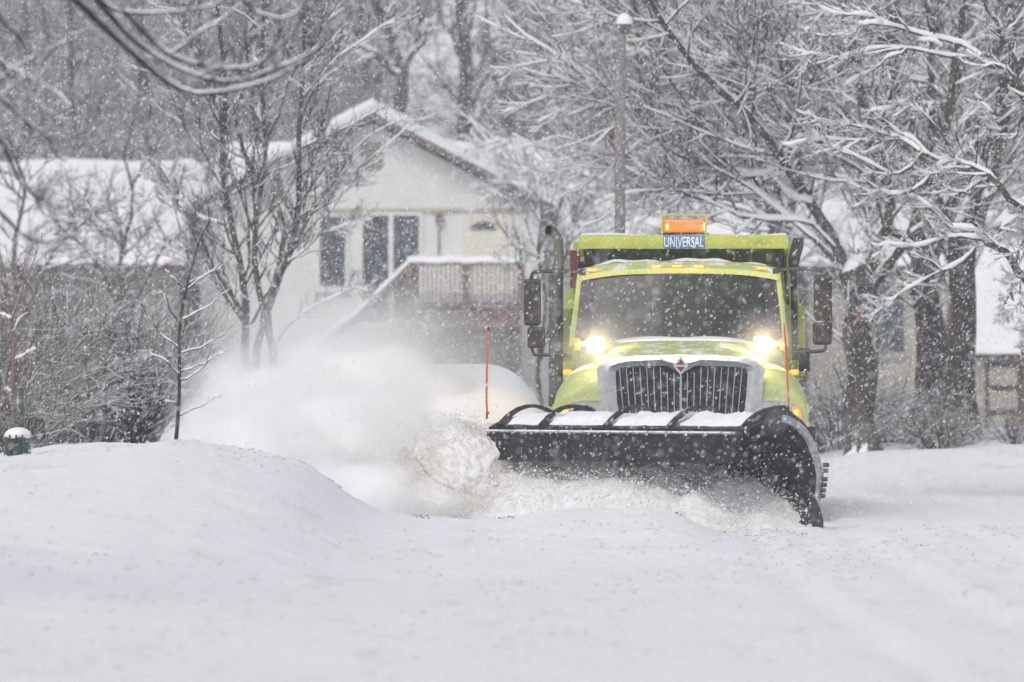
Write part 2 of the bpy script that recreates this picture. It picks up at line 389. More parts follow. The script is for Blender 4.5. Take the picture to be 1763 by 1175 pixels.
# fenders
def fender(s):
    mid = [(.78, 1.62), (.98, 1.60), (1.15, 1.51), (1.26, 1.37), (1.32, 1.2), (1.33, .96)]
    fr = [(.80, 1.24), (.98, 1.24), (1.12, 1.22), (1.22, 1.17), (1.27, 1.08), (1.28, .96)]
    f2 = [(.79, 1.44), (.98, 1.43), (1.14, 1.37), (1.25, 1.28), (1.31, 1.14), (1.32, .96)]
    bk = [(.9, 1.66), (1.0, 1.62), (1.12, 1.5), (1.2, 1.36), (1.24, 1.2), (1.25, .96)]
    secs = [(1.74, fr), (1.80, f2), (2.15, mid), (2.9, mid), (3.4, bk)]
    flat = np.array([[y]+[c for p in h for c in p] for y, h in secs]); r = resample(flat, 26)
    P = []
    for row in r:
        q = resample(row[1:].reshape(-1, 2), 18); P.append([(s*a, row[0], b) for a, b in q])
    P = np.array(P); m = MB(); m.grid(P, flip=(s > 0))
    # closing front apron, and the wheel arch lip
    q = P[0]; low = q.copy(); low[:, 2] = np.minimum(low[:, 2], 1.235)
    m.grid(np.array([q, low]), flip=(s < 0))
    # lower corner of the fender below the lamp
    m.prism([(s*1.20, .93), (s*1.325, .93), (s*1.325, 1.2), (s*1.29, 1.2), (s*1.27, 1.05)][::(1 if s < 0 else -1)], .35, 1, 1.80)
    f = T(m, 'fender', 'paint', smooth=True)
    # lamp unit: dark bezel, clear lamp, amber signal
    m = MB(); m.prism([(s*.80, .93), (s*.80, 1.235), (s*1.20, 1.235), (s*1.27, 1.16), (s*1.28, 1.02), (s*1.22, .93)], .2, 1, 1.755)
    hl = T(m, 'headlight', 'chrome')
    m = MB(); m.prism([(s*.86, .97), (s*.88, 1.15), (s*.96, 1.19), (s*1.08, 1.19), (s*1.12, 1.13), (s*1.12, .97)], .02, 1, 1.738); T(m, 'bezel', 'black', hl)
    m = MB(); m.prism([(s*.90, .99), (s*.92, 1.13), (s*1.07, 1.14), (s*1.08, .99)], .02, 1, 1.722); T(m, 'lens', 'glass_lens', hl)
    m = MB(); m.prism([(s*1.155, .97), (s*1.155, 1.17), (s*1.19, 1.18), (s*1.235, 1.14), (s*1.245, 1.05), (s*1.20, .97)], .03, 1, 1.728); T(m, 'turn_signal', 'amber_mid', hl)
    m = MB()
    for k in range(5): m.box((s*1.19-.022, 1.71, .995+k*.033), (s*1.19+.022, 1.727, 1.008+k*.033))
    T(m, 'signal_bulb', 'amber_on', hl)
    m = MB()   # side marker on the fender's rear slope
    m.box((s*1.19-.05, 2.78, 1.50), (s*1.19+.05, 2.85, 1.56), .02); T(m, 'side_marker', 'amber_off')
    return f
for s in (-1, 1): fender(s)
# grille: chrome surround with a tapered opening, dark mesh behind, bars, badge
def pxz(px, py, D=58.72): a = L(px, py, D); return (a[0], a[2])
outer = [pxz(*p) for p in [(1036,640),(1038,622),(1056,616),(1110,612),(1172,611),(1234,612),(1290,616),(1304,622),(1309,640),(1302,690),(1292,722),(1052,722),(1043,690)]]
inner = [pxz(*p) for p in [(1060,650),(1060,640),(1064,634),(1100,631),(1148,630),(1172,645),(1196,630),(1245,631),(1281,633),(1287,640),(1287,650),(1284,690),(1281,713),(1066,713),(1062,690)]]
def ring(mb, out, inn, y0, y1):
    """flat frame between two outlines, both resampled by angle"""
    c = np.mean(inn, axis=0); N = 96
    def cast(poly, ang):
        d = np.array([math.cos(ang), math.sin(ang)]); best = None
        for i in range(len(poly)):
            a = np.array(poly[i])-c; b = np.array(poly[(i+1) % len(poly)])-c; e = b-a
            den = d[0]*e[1]-d[1]*e[0]
            if abs(den) < 1e-12: continue
            t = (a[0]*e[1]-a[1]*e[0])/den; u = (a[0]*d[1]-a[1]*d[0])/den
            if t > 0 and -1e-9 <= u <= 1+1e-9 and (best is None or t > best): best = t
        return c+d*best
    A = [2*PI*k/N for k in range(N)]
    o_ = [cast(out, a) for a in A]; i_ = [cast(inn, a) for a in A]
    mid = [(p*.55+q*.45) for p, q in zip(o_, i_)]
    rows = [[(p[0], y1, p[1]) for p in o_], [(p[0], y0+.03, p[1]) for p in o_], [(p[0], y0, p[1]) for p in mid], [(p[0], y0+.025, p[1]) for p in i_], [(p[0], y1, p[1]) for p in i_]]
    P = np.array([r+[r[0]] for r in rows]); mb.grid(P)
mb = MB(); ring(mb, outer, inner, 1.66, 1.82); grille = T(mb, 'grille', 'chrome')
# flared outer cheek panels either side of the grille
for s in (-1, 1):
    mb = MB(); mb.prism([(s*.80, 1.62), (s*.87, 1.57), (s*.83, 1.2), (s*.90, .96), (s*.72, .93), (s*.76, 1.3)], .12, 1, 1.70); T(mb, 'grille_cheek', 'chrome', grille)
mb = MB(); mb.box((-.72, 1.80, 1.02), (.72, 1.84, 1.60)); 
for k in range(8): mb.box((-.70, 1.785, 1.05+k*.065), (.70, 1.799, 1.062+k*.065))
T(mb, 'radiator_screen', 'black', grille)
for k in range(-9, 10):
    xt = k*.0705; xb = k*.0655
    ztop = 1.585 if abs(k) > 2 else (1.50 if k == 0 else 1.53)
    mb = MB(); wd = .006 if k else .012
    mb.tube([(xt, 1.765, ztop), (xb, 1.765, 1.09)], wd, 6); T(mb, 'grille_bar', 'chrome_bar', grille)
bx, _, bz = L(1172, 630, 58.6)
def diamond(r, rz, y, d): return MB().prism([(bx, bz-rz), (bx+r, bz), (bx, bz+rz), (bx-r, bz)], d, 1, y)
bd = T(diamond(.078, .100, 1.60, .07), 'badge', 'chrome_bar', grille)
mb = MB(); mb.prism([(bx-.046, bz+.010), (bx+.046, bz+.010), (bx, bz+.066)], .006, 1, 1.592)
mb.prism([(bx-.046, bz-.012), (bx, bz-.066), (bx+.046, bz-.012)], .006, 1, 1.592); T(mb, 'badge', 'red', grille)
mb = MB(); mb.prism([(bx-.022, bz+.035), (bx+.022, bz+.035), (bx, bz+.060)], .004, 1, 1.587)
mb.prism([(bx-.020, bz-.038), (bx, bz-.060), (bx+.020, bz-.038)], .004, 1, 1.587); T(mb, 'badge', 'black', grille)
# bumper, frame, axles
mb = MB(); mb.box((-1.2, 1.70, .62), (1.2, 1.95, .92), .03); T(mb, 'bumper', 'steel_black')
mb = MB()
for s in (-1, 1):
    mb.box((s*.43-.04, 1.9, .72), (s*.43+.04, 9.3, .98))
for yy in (2.7, 5.2, 7.4, 8.4): mb.box((-.42, yy, .76), (.42, yy+.12, .92))
mb.cyl((-1.0, 2.75, .52), (1.0, 2.75, .52), .07); mb.cyl((-.9, 8.0, .52), (.9, 8.0, .52), .12); T(mb, 'chassis', 'steel_black')
mb = MB(); mb.box((1.37, 1.6, .45), (1.50, 1.9, .97), .015)
mb = MB(); a = L(1391, 780, 58.9); mb.prism([(1.24, .93), (1.39, .93), (1.37, .45), (1.30, .35), (1.24, .35)], .25, 1, 1.85); T(mb, 'splash_guard', 'steel_black')
def wheel(x, y, wd, r=.52):
    m = MB(); prof = [(-wd/2, .30), (-wd/2, .44), (-wd/2+.03, .50), (-wd/2+.06, r), (wd/2-.06, r), (wd/2-.03, .50), (wd/2, .44), (wd/2, .30)]
    P = []
    for k in range(41):
        a = 2*PI*k/40; P.append([(x+u, y+rr*math.cos(a), .52+rr*math.sin(a)) for u, rr in prof])
    m.grid(P); t = T(m, 'wheel', 'tyre', smooth=True)
    m = MB(); P = []
    for k in range(33):
        a = 2*PI*k/32; P.append([(x+u, y+rr*math.cos(a), .52+rr*math.sin(a)) for u, rr in [(-wd/2+.01, .30), (-wd/2+.05, .22), (-wd/2+.02, .1), (-wd/2+.02, .001)]])
    m.grid(P); P2 = np.array(P); P2[:, :, 0] = 2*x-P2[:, :, 0]; m.grid(P2, True); T(m, 'rim', 'pipe', t, True)
for s in (-1, 1):
    wheel(s*1.17, 2.75, .30); wheel(s*1.10, 8.0, .27); wheel(s*.80, 8.0, .27)
mb = MB()
for s in (-1, 1):   # tank and steps
    mb.tube([(s*1.0, 4.0, .72), (s*1.0, 5.4, .72)], .26, 20)
T(mb, 'fuel_tank', 'pipe', smooth=False)
# cab
cab = MB()
cab.box((-1.11, 3.30, .95), (1.11, 5.15, 1.87), .04)
cab.box((-1.05, 5.05, 1.85), (1.05, 5.15, 2.66), .02)
for s in (-1, 1):
    cab.prism([(4.95, 1.86), (5.14, 1.86), (5.14, 2.64), (5.0, 2.64)], .06, 0, s*1.04-.03)
    # windscreen pillar
    cab.tube([(s*1.135-.02, 3.12, 1.80), (s*1.045-.02, 3.46, 2.62)], [.032, .03], 8)
cabo = T(cab, 'cab', 'paint')
roof = MB(); R_ = []
for t in np.linspace(0, 1, 14):
    y = 3.36+t*1.8; hgt = .085*(1-(1-min(1, t*5))**2)**.5 if t < .2 else .085
    R_.append([(x, y, 2.635+hgt-.05*(x/1.05)**4-.03*(x/1.05)**2) for x in np.linspace(-1.06, 1.04, 31)])
R_ = np.array(R_); roof.grid(R_)
fr0 = R_[0].copy(); fr0[:, 2] -= .055; roof.grid(np.array([fr0, R_[0]]))
side = R_.copy()
roof.grid(np.stack([R_[:, 0], R_[:, 0]-np.array([0, 0, .06])], 0)); roof.grid(np.stack([R_[:, -1], R_[:, -1]-np.array([0, 0, .06])], 0), True)
ro = T(roof, 'roof', 'paint', smooth=False)
sn = R_[2:, 1:-1].copy(); sn[:, :, 2] += .018+.014*np.sin(sn[:, :, 0]*7)+.01*np.sin(sn[:, :, 0]*17+1); sn[0, :, 2] -= .03; sn[:, 0, 2] -= .03; sn[:, -1, 2] -= .03
T(MB().grid(sn), 'snow_cover', 'twig_snow', ro, True)
for px, py in [(1020,465), (1130,459), (1166,458.5), (1203,459), (1311,462)]:
    x, _, z = L(px, py, 60.3); m = MB(); P = []
    for k in range(17):
        a = 2*PI*k/16; P.append([(x+.068*math.cos(a)*q, 3.355-.03*(1-q*q)+.01, z+.021*math.sin(a)*q) for q in (1, .8, .45, .001)])
    c_ = T(m.grid(P, True), 'clearance_light', 'amber_mid', ro, True)
    T(MB().box((x-.045, 3.322, z-.006), (x+.045, 3.330, z+.007)), 'clearance_light', 'amber_on', ro)
# windscreen: black seal, glass, wipers
ws = MB(); c4 = [(-1.115, 3.14, 1.845), (1.075, 3.14, 1.845), (1.0, 3.43, 2.60), (-1.03, 3.43, 2.60)]
def quadgrid(c, n=16, bulge=.05):
    c = np.array(c); P = []
    for v in np.linspace(0, 1, n):
        a = c[0]*(1-v)+c[3]*v; b = c[1]*(1-v)+c[2]*v
        P.append([a*(1-u)+b*u+np.array([0, -bulge*(1-(2*u-1)**2), .012*(1-(2*u-1)**2)*v]) for u in np.linspace(0, 1, n)])
    return np.array(P)
wsg = T(ws.grid(quadgrid(c4)), 'windscreen', M['glass'], smooth=True)
m = MB(); q = quadgrid(c4); q[:, :, 1] -= .006
for band in (q[:2], q[-2:], q[:, :2], q[:, -2:]):
    b_ = band.copy()
    m.grid(b_)
T(m, 'seal', 'black', wsg)
m = MB(); a = L(1135, 584, 60.0); 
for pts in ([(1195,466),(1197,520),(1186,556),(1172,578)], [(1312,470),(1312,560)], ):
    m.tube([np.array(L(px, py, 60.05+(584-py)*.0028))+np.array([0, .06, 0]) for px, py in pts], .008, 5)
T(m, 'wiper', 'black', wsg)
m = MB()
for s in (-1, 1):
    c = [(s*1.085, 3.50, 1.90), (s*1.085, 4.90, 1.90), (s*1.03, 4.95, 2.58), (s*1.03, 3.62, 2.58)]
    m.add(c, [(0, 1, 2, 3)])
T(m, 'side_window', M['glass'])
m = MB()   # dim interior
for s in (-.5, .5):
    m.box((s-.26, 4.2, 1.5), (s+.26, 4.7, 1.75), .05); m.box((s-.26, 4.6, 1.7), (s+.26, 4.75, 2.35), .05)
m.box((-1.0, 3.32, 1.60), (1.0, 3.75, 1.83), .04); T(m, 'seat', 'black')
m = MB(); P = [(.5+.2*math.cos(t), 3.95+.05*math.sin(t), 1.93+.17*math.sin(t)) for t in np.linspace(0, 2*PI, 25)]
m.tube(P, .014, 6, False); T(m, 'steering_wheel', 'black')
# dump body with cab shield
x0, x1 = L(997, 0, 60.9)[0], L(1357, 0, 60.9)[0]
body = MB()
body.box((x0, 3.90, 2.852), (x1, 3.95, 2.998), .006)                 # front lip
body.box((x0+.01, 3.95, 2.94), (x1-.01, 5.35, 2.985))                # shield plate
for s in (x0, x1-.04): body.prism([(3.95, 2.86), (5.35, 2.62), (5.35, 2.94), (3.95, 2.94)], .04, 0, s)
body.box((-1.18, 5.35, 1.15), (1.22, 5.43, 2.96))                    # headboard
for xx in (-1.22, 1.18): body.box((xx, 5.43, 1.15), (xx+.06, 9.2, 2.45))
body.box((-1.2, 5.43, 1.12), (1.22, 9.2, 1.2)); body.box((-1.2, 9.15, 1.2), (1.2, 9.22, 2.3))
for k in range(6):
    for xx in (-1.28, 1.24): body.box((xx, 5.6+k*.65, 1.15), (xx+.06, 5.7+k*.65, 2.42))
bo = T(body, 'dump_body', 'paint_clean')
m = MB(); hb = np.array([[(x, y, 2.992+.035*abs(math.sin(x*3+y))*(.3 if y < 4 else 1)) for x in np.linspace(x0+.02, x1-.02, 30)] for y in (3.93, 4.0, 4.6, 5.3)])
T(m.grid(hb), 'snow_cover', 'twig_snow', bo, True)
# sign with its lettering
sx0, sx1 = L(1142, 0, 60.88)[0], L(1213, 0, 60.88)[0]
sg = T(MB().box((sx0, 3.885, 2.856), (sx1, 3.897, 2.995)), 'sign', 'sign_blue')
cu = bpy.data.curves.new('lettering', 'FONT'); cu.body = 'UNIVERSAL'; cu.align_x = 'CENTER'; cu.align_y = 'CENTER'; cu.extrude = .003; cu.offset = .012
to = bpy.data.objects.new('lettering_source', cu); COL.objects.link(to); bpy.context.view_layer.update()
me = bpy.data.meshes.new_from_object(to.evaluated_get(bpy.context.evaluated_depsgraph_get())); bpy.data.objects.remove(to)
co = np.array([v.co[:] for v in me.vertices]); mn, mx_ = co.min(0), co.max(0)
tx = (co[:, 0]-mn[0])/(mx_[0]-mn[0])*(sx1-sx0-.02)+sx0+.01; tz = (co[:, 1]-mn[1])/(mx_[1]-mn[1])*.112+2.869
for v, a, b, c in zip(me.vertices, tx, co[:, 2], tz): v.co = (a, 3.880-b*1.0, c)
me.materials.append(M['sign_white']); lt = bpy.data.objects.new('lettering', me); COL.objects.link(lt); lt.parent = sg
# beacon bar in its cage
bx0, bz0, bx1, bz1 = L(1138, 0, 60.95)[0], CZ-(404-HY)/F*60.95, L(1217, 0, 60.95)[0], CZ-(368.5-HY)/F*60.95
m = MB()
for xx in (bx0+.008, bx1-.008):
    for yy in (3.92, 4.22): m.box((xx-.009, yy-.009, bz0-.01), (xx+.009, yy+.009, bz1))
for yy in (3.92, 4.22): m.box((bx0, yy-.007, bz1-.016), (bx1, yy+.007, bz1-.001))
for xx in (bx0+.008, bx1-.008): m.box((xx-.007, 3.92, bz1-.016), (xx+.007, 4.22, bz1-.002))
cage = T(m, 'beacon_cage', 'paint_clean')
bc = T(MB().box((bx0+.02, 3.95, bz0+.018), (bx1-.02, 4.18, bz1-.058), .025), 'beacon', 'beacon')
T(MB().box((bx0-.015, 3.94, bz0-.012), (bx1+.02, 4.2, bz0+.016)), 'beacon_base', 'black', bc)
T(MB().box((bx0+.055, 3.942, bz0+.05), (bx0+.075, 3.949, bz0+.11), .002), 'bulb', 'amber_on', bc)
T(MB().box((bx1-.038, 3.942, bz0+.05), (bx1-.026, 3.949, bz0+.12), .002), 'bulb', 'amber_on', bc)
sb = np.array([[(x, y, bz1-.056+.012*math.sin(x*20)*k) for x in np.linspace(bx0+.03, bx1-.03, 14)] for y, k in ((3.95, 0), (4.0, 1), (4.15, 1))])
T(MB().grid(sb), 'snow_cover', 'twig_snow', bc, True)
# tarp arm, posts and panels beside the body
m = MB()
P_ = lambda px, py, D=61.2: L(px, py, D)
m.prism([(P_(1358,0)[0], P_(0,440)[2]), (P_(1366,0)[0], P_(0,410)[2]), (P_(1384,0)[0], P_(0,411)[2]), (P_(1383,0)[0], P_(0,425)[2]), (P_(1372,0)[0], P_(0,468)[2]), (P_(1358,0)[0], P_(0,470)[2])][::-1], .3, 1, 4.2)
m.tube([P_(1366, 460), P_(1369, 620)], .036, 8); m.tube([P_(1350, 440), P_(1356, 525)], .02, 6)
T(m, 'tarp_arm', 'steel_black')
T(MB().box((P_(1371,0,61.5)[0], 4.45, P_(0,648,61.5)[2]), (P_(1386,0,61.5)[0], 4.9, P_(0,527,61.5)[2]), .006), 'side_panel', 'paint_clean')
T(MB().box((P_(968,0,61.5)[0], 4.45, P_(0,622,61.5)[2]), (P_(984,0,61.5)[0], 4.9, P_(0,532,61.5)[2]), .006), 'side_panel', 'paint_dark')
T(MB().box((P_(982,0,61.9)[0], 4.7, P_(0,495,61.9)[2]), (P_(998,0,61.9)[0], 5.3, P_(0,432,61.9)[2]), .006), 'tarp_roller', 'red_steel')
m = MB(); m.tube([P_(1385,640,61), P_(1384,600,61)], .06, 10); T(m, 'air_canister', 'steel_black')
# exhaust stack
m = MB(); sp = resample([L(962, 480, 60.6), L(962, 430, 60.6), L(960, 412, 60.6), L(952, 400, 60.6), L(944, 396, 60.55)], 16); m.tube(sp, .052, 16, False)
m.tube(sp[::-1], .044, 16, False)
ex = T(m, 'exhaust_stack', 'pipe', smooth=True)
m = MB(); m.tube([L(957, 468, 60.6), L(957, 640, 60.6), L(957, 700, 60.6)], .078, 24)
T(m, 'heat_shield', 'shield', ex, True)
m = MB(); cx_, cy_, _ = L(957, 0, 60.6)
for r_ in range(46):
    z = 1.62+r_*.0225
    for a in np.linspace(-PI*.62, -.05, 6) if r_ % 2 else np.linspace(-PI*.57, .0, 6):
        c = np.array([cx_+.079*math.cos(a), cy_+.079*math.sin(a), z]); t = np.array([-math.sin(a), math.cos(a), 0])*.0075; u = np.array([0, 0, .008])
        n_ = len(m.v); m.v += [tuple(c-t-u), tuple(c+t-u), tuple(c+t+u), tuple(c-t+u)]; m.f.append((n_, n_+1, n_+2, n_+3))
T(m, 'shield_holes', 'black', ex)
# mirrors
def mirror(side):
    D = 59.9
    if side < 0:
        arm = [(1003,469), (965,467), (925,468), (917,472), (914,482)]; big = (902, 480, 931, 561); sm = (908, 563, 938, 600); low = [(916,600), (919,608), (926,611), (985,612)]
    else:
        arm = [(1336,466), (1370,463), (1412,465), (1421,468), (1424,478)]; big = (1401, 474, 1432, 553); sm = (1399, 555, 1432, 594); low = [(1421,594), (1420,601), (1412,605), (1362,607)]
    m = MB(); m.tube(resample([L(*p, D) for p in arm], 16), .020, 8); m.tube(resample([L(*p, D) for p in low], 14), .018, 8)
    m.tube([L(arm[-1][0], arm[-1][1]-2, D), L(low[0][0], low[0][1]+2, D)], .014, 6)
    m.box(tuple(np.array(L(*arm[0], D))-.035), tuple(np.array(L(*arm[0], D))+.035), .01)
    r_ = T(m, 'mirror_arm', 'black', smooth=False)
    for (a, b, c, d) in (big, sm):
        p, q = L(a, d, D), L(c, b, D); T(MB().box((p[0], p[1]-.05, p[2]), (q[0], p[1]+.07, q[2]), .028), 'mirror_head', 'black', r_)
for s in (-1, 1): mirror(s)
# plow lamps above the hood, with amber signals beside them
def plow_lamp(px, ax, s):
    x, y, z = L(px, 594, 59.0); m = MB()
    m.box((x-.105, y+.01, z-.085), (x+.105, y+.14, z+.095), .02); m.cyl((x, y+.08, z-.08), (x, y+.08, 1.60), .018, 8)
    h = T(m, 'plow_lamp', 'black')
    P = []
    for k in range(25):
        a = 2*PI*k/24; ca, sa = math.cos(a), math.sin(a); e = (abs(ca)**5+abs(sa)**5)**(-1/5)
        P.append([(x+.088*ca*e*q, y-.01*(1-q)-.002, z+.080*sa*e*q) for q in (1, .6, .001)])
    T(MB().grid(P, True), 'lamp_glass', 'lamp_on', h)
    a, _, c = L(ax, 593, 59.0)
    T(MB().box((a-.030, y-.01, c-.062), (a+.034, y+.08, c+.062), .008), 'turn_signal', 'amber_off', h)
    T(MB().box((a-.009, y-.022, c-.02), (a+.012, y-.012, c+.006), .003), 'signal_bulb', 'amber_on', h)
    T(MB().box((min(a, x), y+.03, c-.02), (max(a, x), y+.06, c+.03)), 'bracket', 'pipe', h)
    li = bpy.data.lights.new('plow_lamp_light', 'SPOT'); li.energy = 420; li.color = (1, .74, .38); li.spot_size = math.radians(120); li.spot_blend = 1; li.shadow_soft_size = .09
    lo = bpy.data.objects.new('plow_lamp_light', li); COL.objects.link(lo); lo.parent = h; lo.location = (x, y-.06, z); lo.rotation_euler = (PI/2-.12, 0, 0)
plow_lamp(1026, 993, -1); plow_lamp(1313, 1348, 1)
# ---- plow: curled moldboard set at an angle
AL = math.radians(38); ca, sa = math.cos(AL), math.sin(AL)
base = np.array([L(1392, 0, 56.1)[0], -.95, 0.0]); Ld = np.array([-ca, sa, 0]); Nd = np.array([-sa, -ca, 0]); PL = 3.25
prof = np.array([(.10, .03), (-.03, .14), (-.12, .32), (-.15, .52), (-.07, .72), (.05, .89), (.22, 1.00), (.42, 1.06), (.64, 1.062), (.85, 1.02), (1.02, .965)])
pf = resample(prof, 34)
def pp(s, f, z): return base+Ld*s+Nd*f+np.array([0, 0, z])
def shell(s0, s1, off, n=12, tz=0.0):
    t = np.gradient(pf, axis=0); nrm = np.stack([-t[:, 1], t[:, 0]], 1); nrm /= np.linalg.norm(nrm, axis=1, keepdims=True)
    q = pf+nrm*off
    return np.array([[pp(s, a, b) for a, b in q] for s in np.linspace(s0, s1, n)])
m = MB(); A = shell(0, PL, 0); B = shell(0, PL, .02); m.grid(A); m.grid(B, True)
m.grid(np.array([A[0], B[0]])); m.grid(np.array([A[-1], B[-1]]), True); m.grid(np.array([A[:, 0], B[:, 0]]), True); m.grid(np.array([A[:, -1], B[:, -1]]))
plow = T(m, 'plow', 'steel_black', smooth=True)
# which offset sign is outside (behind/above)?  test at the top of the curl
OUT = -1 if shell(0, 1, .1)[0][24][2] < A[0][24][2] else 1
def rib(s, h=.075, th=.02, i0=8, i1=34, mt='steel_black', nm='rib', hollow=1.0):
    a = shell(s-th/2, s+th/2, OUT*.018, 2)[:, i0:i1]; b = shell(s-th/2, s+th/2, OUT*(.02+h), 2)[:, i0:i1]
    k = np.clip(np.minimum(np.arange(i1-i0), np.arange(i1-i0)[::-1])/9.0, 0, 1)[None, :, None]; b = a+(b-a)*(.28+.72*np.sin(k*PI/2)); a = a+(b-a)*(.72*np.sin(k*PI/2))*(hollow)
    m = MB(); m.grid(np.array([a[0], b[0]])); m.grid(np.array([a[1], b[1]]), True); m.grid(np.array([b[0], b[1]])); m.grid(np.array([a[0], a[1]]), True); return T(m, nm, mt, plow)
rib(.06, .115, .03, 6, 33, hollow=0)
for s in (.95, 1.75, 2.58, 3.12): rib(s, .125, .03)
# snow-crusted end edge of the blade
e0 = shell(-.03, .012, -OUT*.012, 2)[:, 3:25]; e1 = shell(-.03, .012, OUT*.055, 2)[:, 3:25]
m = MB(); m.grid(np.array([e0[0], e1[0]])); m.grid(np.array([e0[1], e1[1]]), True); m.grid(np.array([e1[0], e1[1]])); m.grid(np.array([e0[0], e0[1]]), True)
T(m, 'end_plate', 'frost_edge', plow)
# snow lying on the curl between the ribs
m = MB(); st = [0.12, .92, .98, 1.72, 1.78, 2.55, 2.61, 3.08]
for a, b in zip(st[::2], st[1::2]):
    n = 40; g = shell(a, b, OUT*.022, n)[:, 17:33]; K = g.shape[1]
    u = np.minimum(np.arange(n), np.arange(n)[::-1])/2.0; v = np.minimum(np.arange(K), np.arange(K)[::-1])/2.0
    hgt = np.clip(u, 0, 1)[:, None]*np.clip(v, 0, 1)[None]*(.028+.055*(fbm(g[:, :, 0]*5, g[:, :, 1]*9, 4)+.12))-.012*(1-np.clip(v, 0, 1)[None])
    g[:, :, 2] += hgt; m.grid(g)
T(m, 'snow_cover', 'twig_snow', plow, True)
# rubber deflector hanging from the lip
P = []
for s in np.linspace(.10, PL, 30):
    row = []
    for t in np.linspace(0, 1, 8):
        row.append(pp(s, 1.03+.05*t-.03*math.sin(s*2)*t, .968-(.315)*t+.004*math.sin(s*9)))
    P.append(row)
P = np.array(P); Q = P+Nd*.02; m = MB(); m.grid(P, True); m.grid(Q); m.grid(np.array([P[0], Q[0]])); m.grid(np.array([P[-1], Q[-1]]), True); m.grid(np.array([P[:, -1], Q[:, -1]])); m.grid(np.array([P[:, 0], Q[:, 0]]), True)
T(m, 'deflector', 'rubber', plow)
m = MB(); a = pp(.10, 1.055, .945); b = pp(PL, 1.055, .945); m.tube([a, b], .016, 6)
for k in range(13):
    c = pp(.2+k*.245, 1.075, .925); m.cyl(c, c+Nd*.015, .014, 6)
T(m, 'clamp_bar', 'frost_edge', plow)
# cutting edge, shoe, bolts
for k in range(6):
    c = np.array(pp(-.03, -.16+.012*k, .62-.055*k-(.03 if k > 1 else 0)))+np.array([.02, 0, 0]); T(MB().cyl(c, c+np.array([.06, 0, 0]), .022, 8), 'bolt', 'black', plow)
m = MB(); sh = [(1.255, .42), (1.31, .33), (1.37, .20), (1.405, .07), (1.40, .0), (1.30, .0), (1.27, .12), (1.245, .25)]
m.prism(sh[::-1], .18, 1, -.98); T(m, 'plow_shoe', 'steel_black', plow)
# push frame
m = MB(); m.tube([(-.5, 1.8, .7), (-.35, .7, .45)], .05, 8); m.tube([(.5, 1.8, .7), (.55, .1, .45)], .05, 8); m.tube([pp(.6, -.2, .45), pp(2.8, -.2, .45)], .06, 8)
m.box((-.35, 1.45, .55), (.35, 1.72, 1.12), .03); T(m, 'push_frame', 'steel_black', plow)
m = MB(); c = L(1395, 0, 58.0)[0]; m.prism([(1.22, .98), (1.37, .98), (1.36, .80), (1.33, .62), (1.26, .62)], .12, 1, .8); T(m, 'bracket', 'steel_black', plow)
# orange marker rods
m = MB(); m.tube(resample([L(843, 712, 57.9), L(838, 705, 57.9), L(838, 640, 57.9), L(841, 566, 57.9)], 14), .011, 8); T(m, 'marker_rod', 'orange_rod', plow)
m = MB(); m.tube([L(841, 570, 57.9), L(841, 563, 57.9)], .015, 8); m.tube([L(838, 722, 57.95), L(838, 700, 57.95)], .012, 6); m.tube([L(1357, 712, 56.5), L(1357, 698, 56.5)], .012, 6); T(m, 'rod_cap', 'black', plow)
m = MB(); m.tube(resample([L(1358, 700, 56.5), L(1355, 640, 56.5), L(1350, 556, 56.5)], 12), .010, 8); T(m, 'marker_rod', 'orange_rod', plow)

# ------------------------------------------------------------------ churned snow, spray, piles
def blob(name, m, c, rad, sub=5, amp=.15, fs=2.0, seed=0, squash=0.0, parent=None, fine=.3):
    import bmesh
    bm = bmesh.new(); bmesh.ops.create_icosphere(bm, subdivisions=sub, radius=1)
    v = np.array([a.co[:] for a in bm.verts]); f = np.array([[q.index for q in a.verts] for a in bm.faces]); bm.free()
    sx = seed*13.7
    n = fbm(v[:, 0]*fs+sx+v[:, 2]*1.7*fs, v[:, 1]*fs+sx*.3-v[:, 2]*1.1*fs+50, 5)*(1-fine)+fine*fbm(v[:, 0]*fs*6+sx+v[:, 2]*7, v[:, 1]*fs*6-v[:, 2]*9+90, 3)
    v = v*(1+amp*n)[:, None]*np.array(rad)+np.array(c)
    return mesh_obj(name, v, f, m, parent)
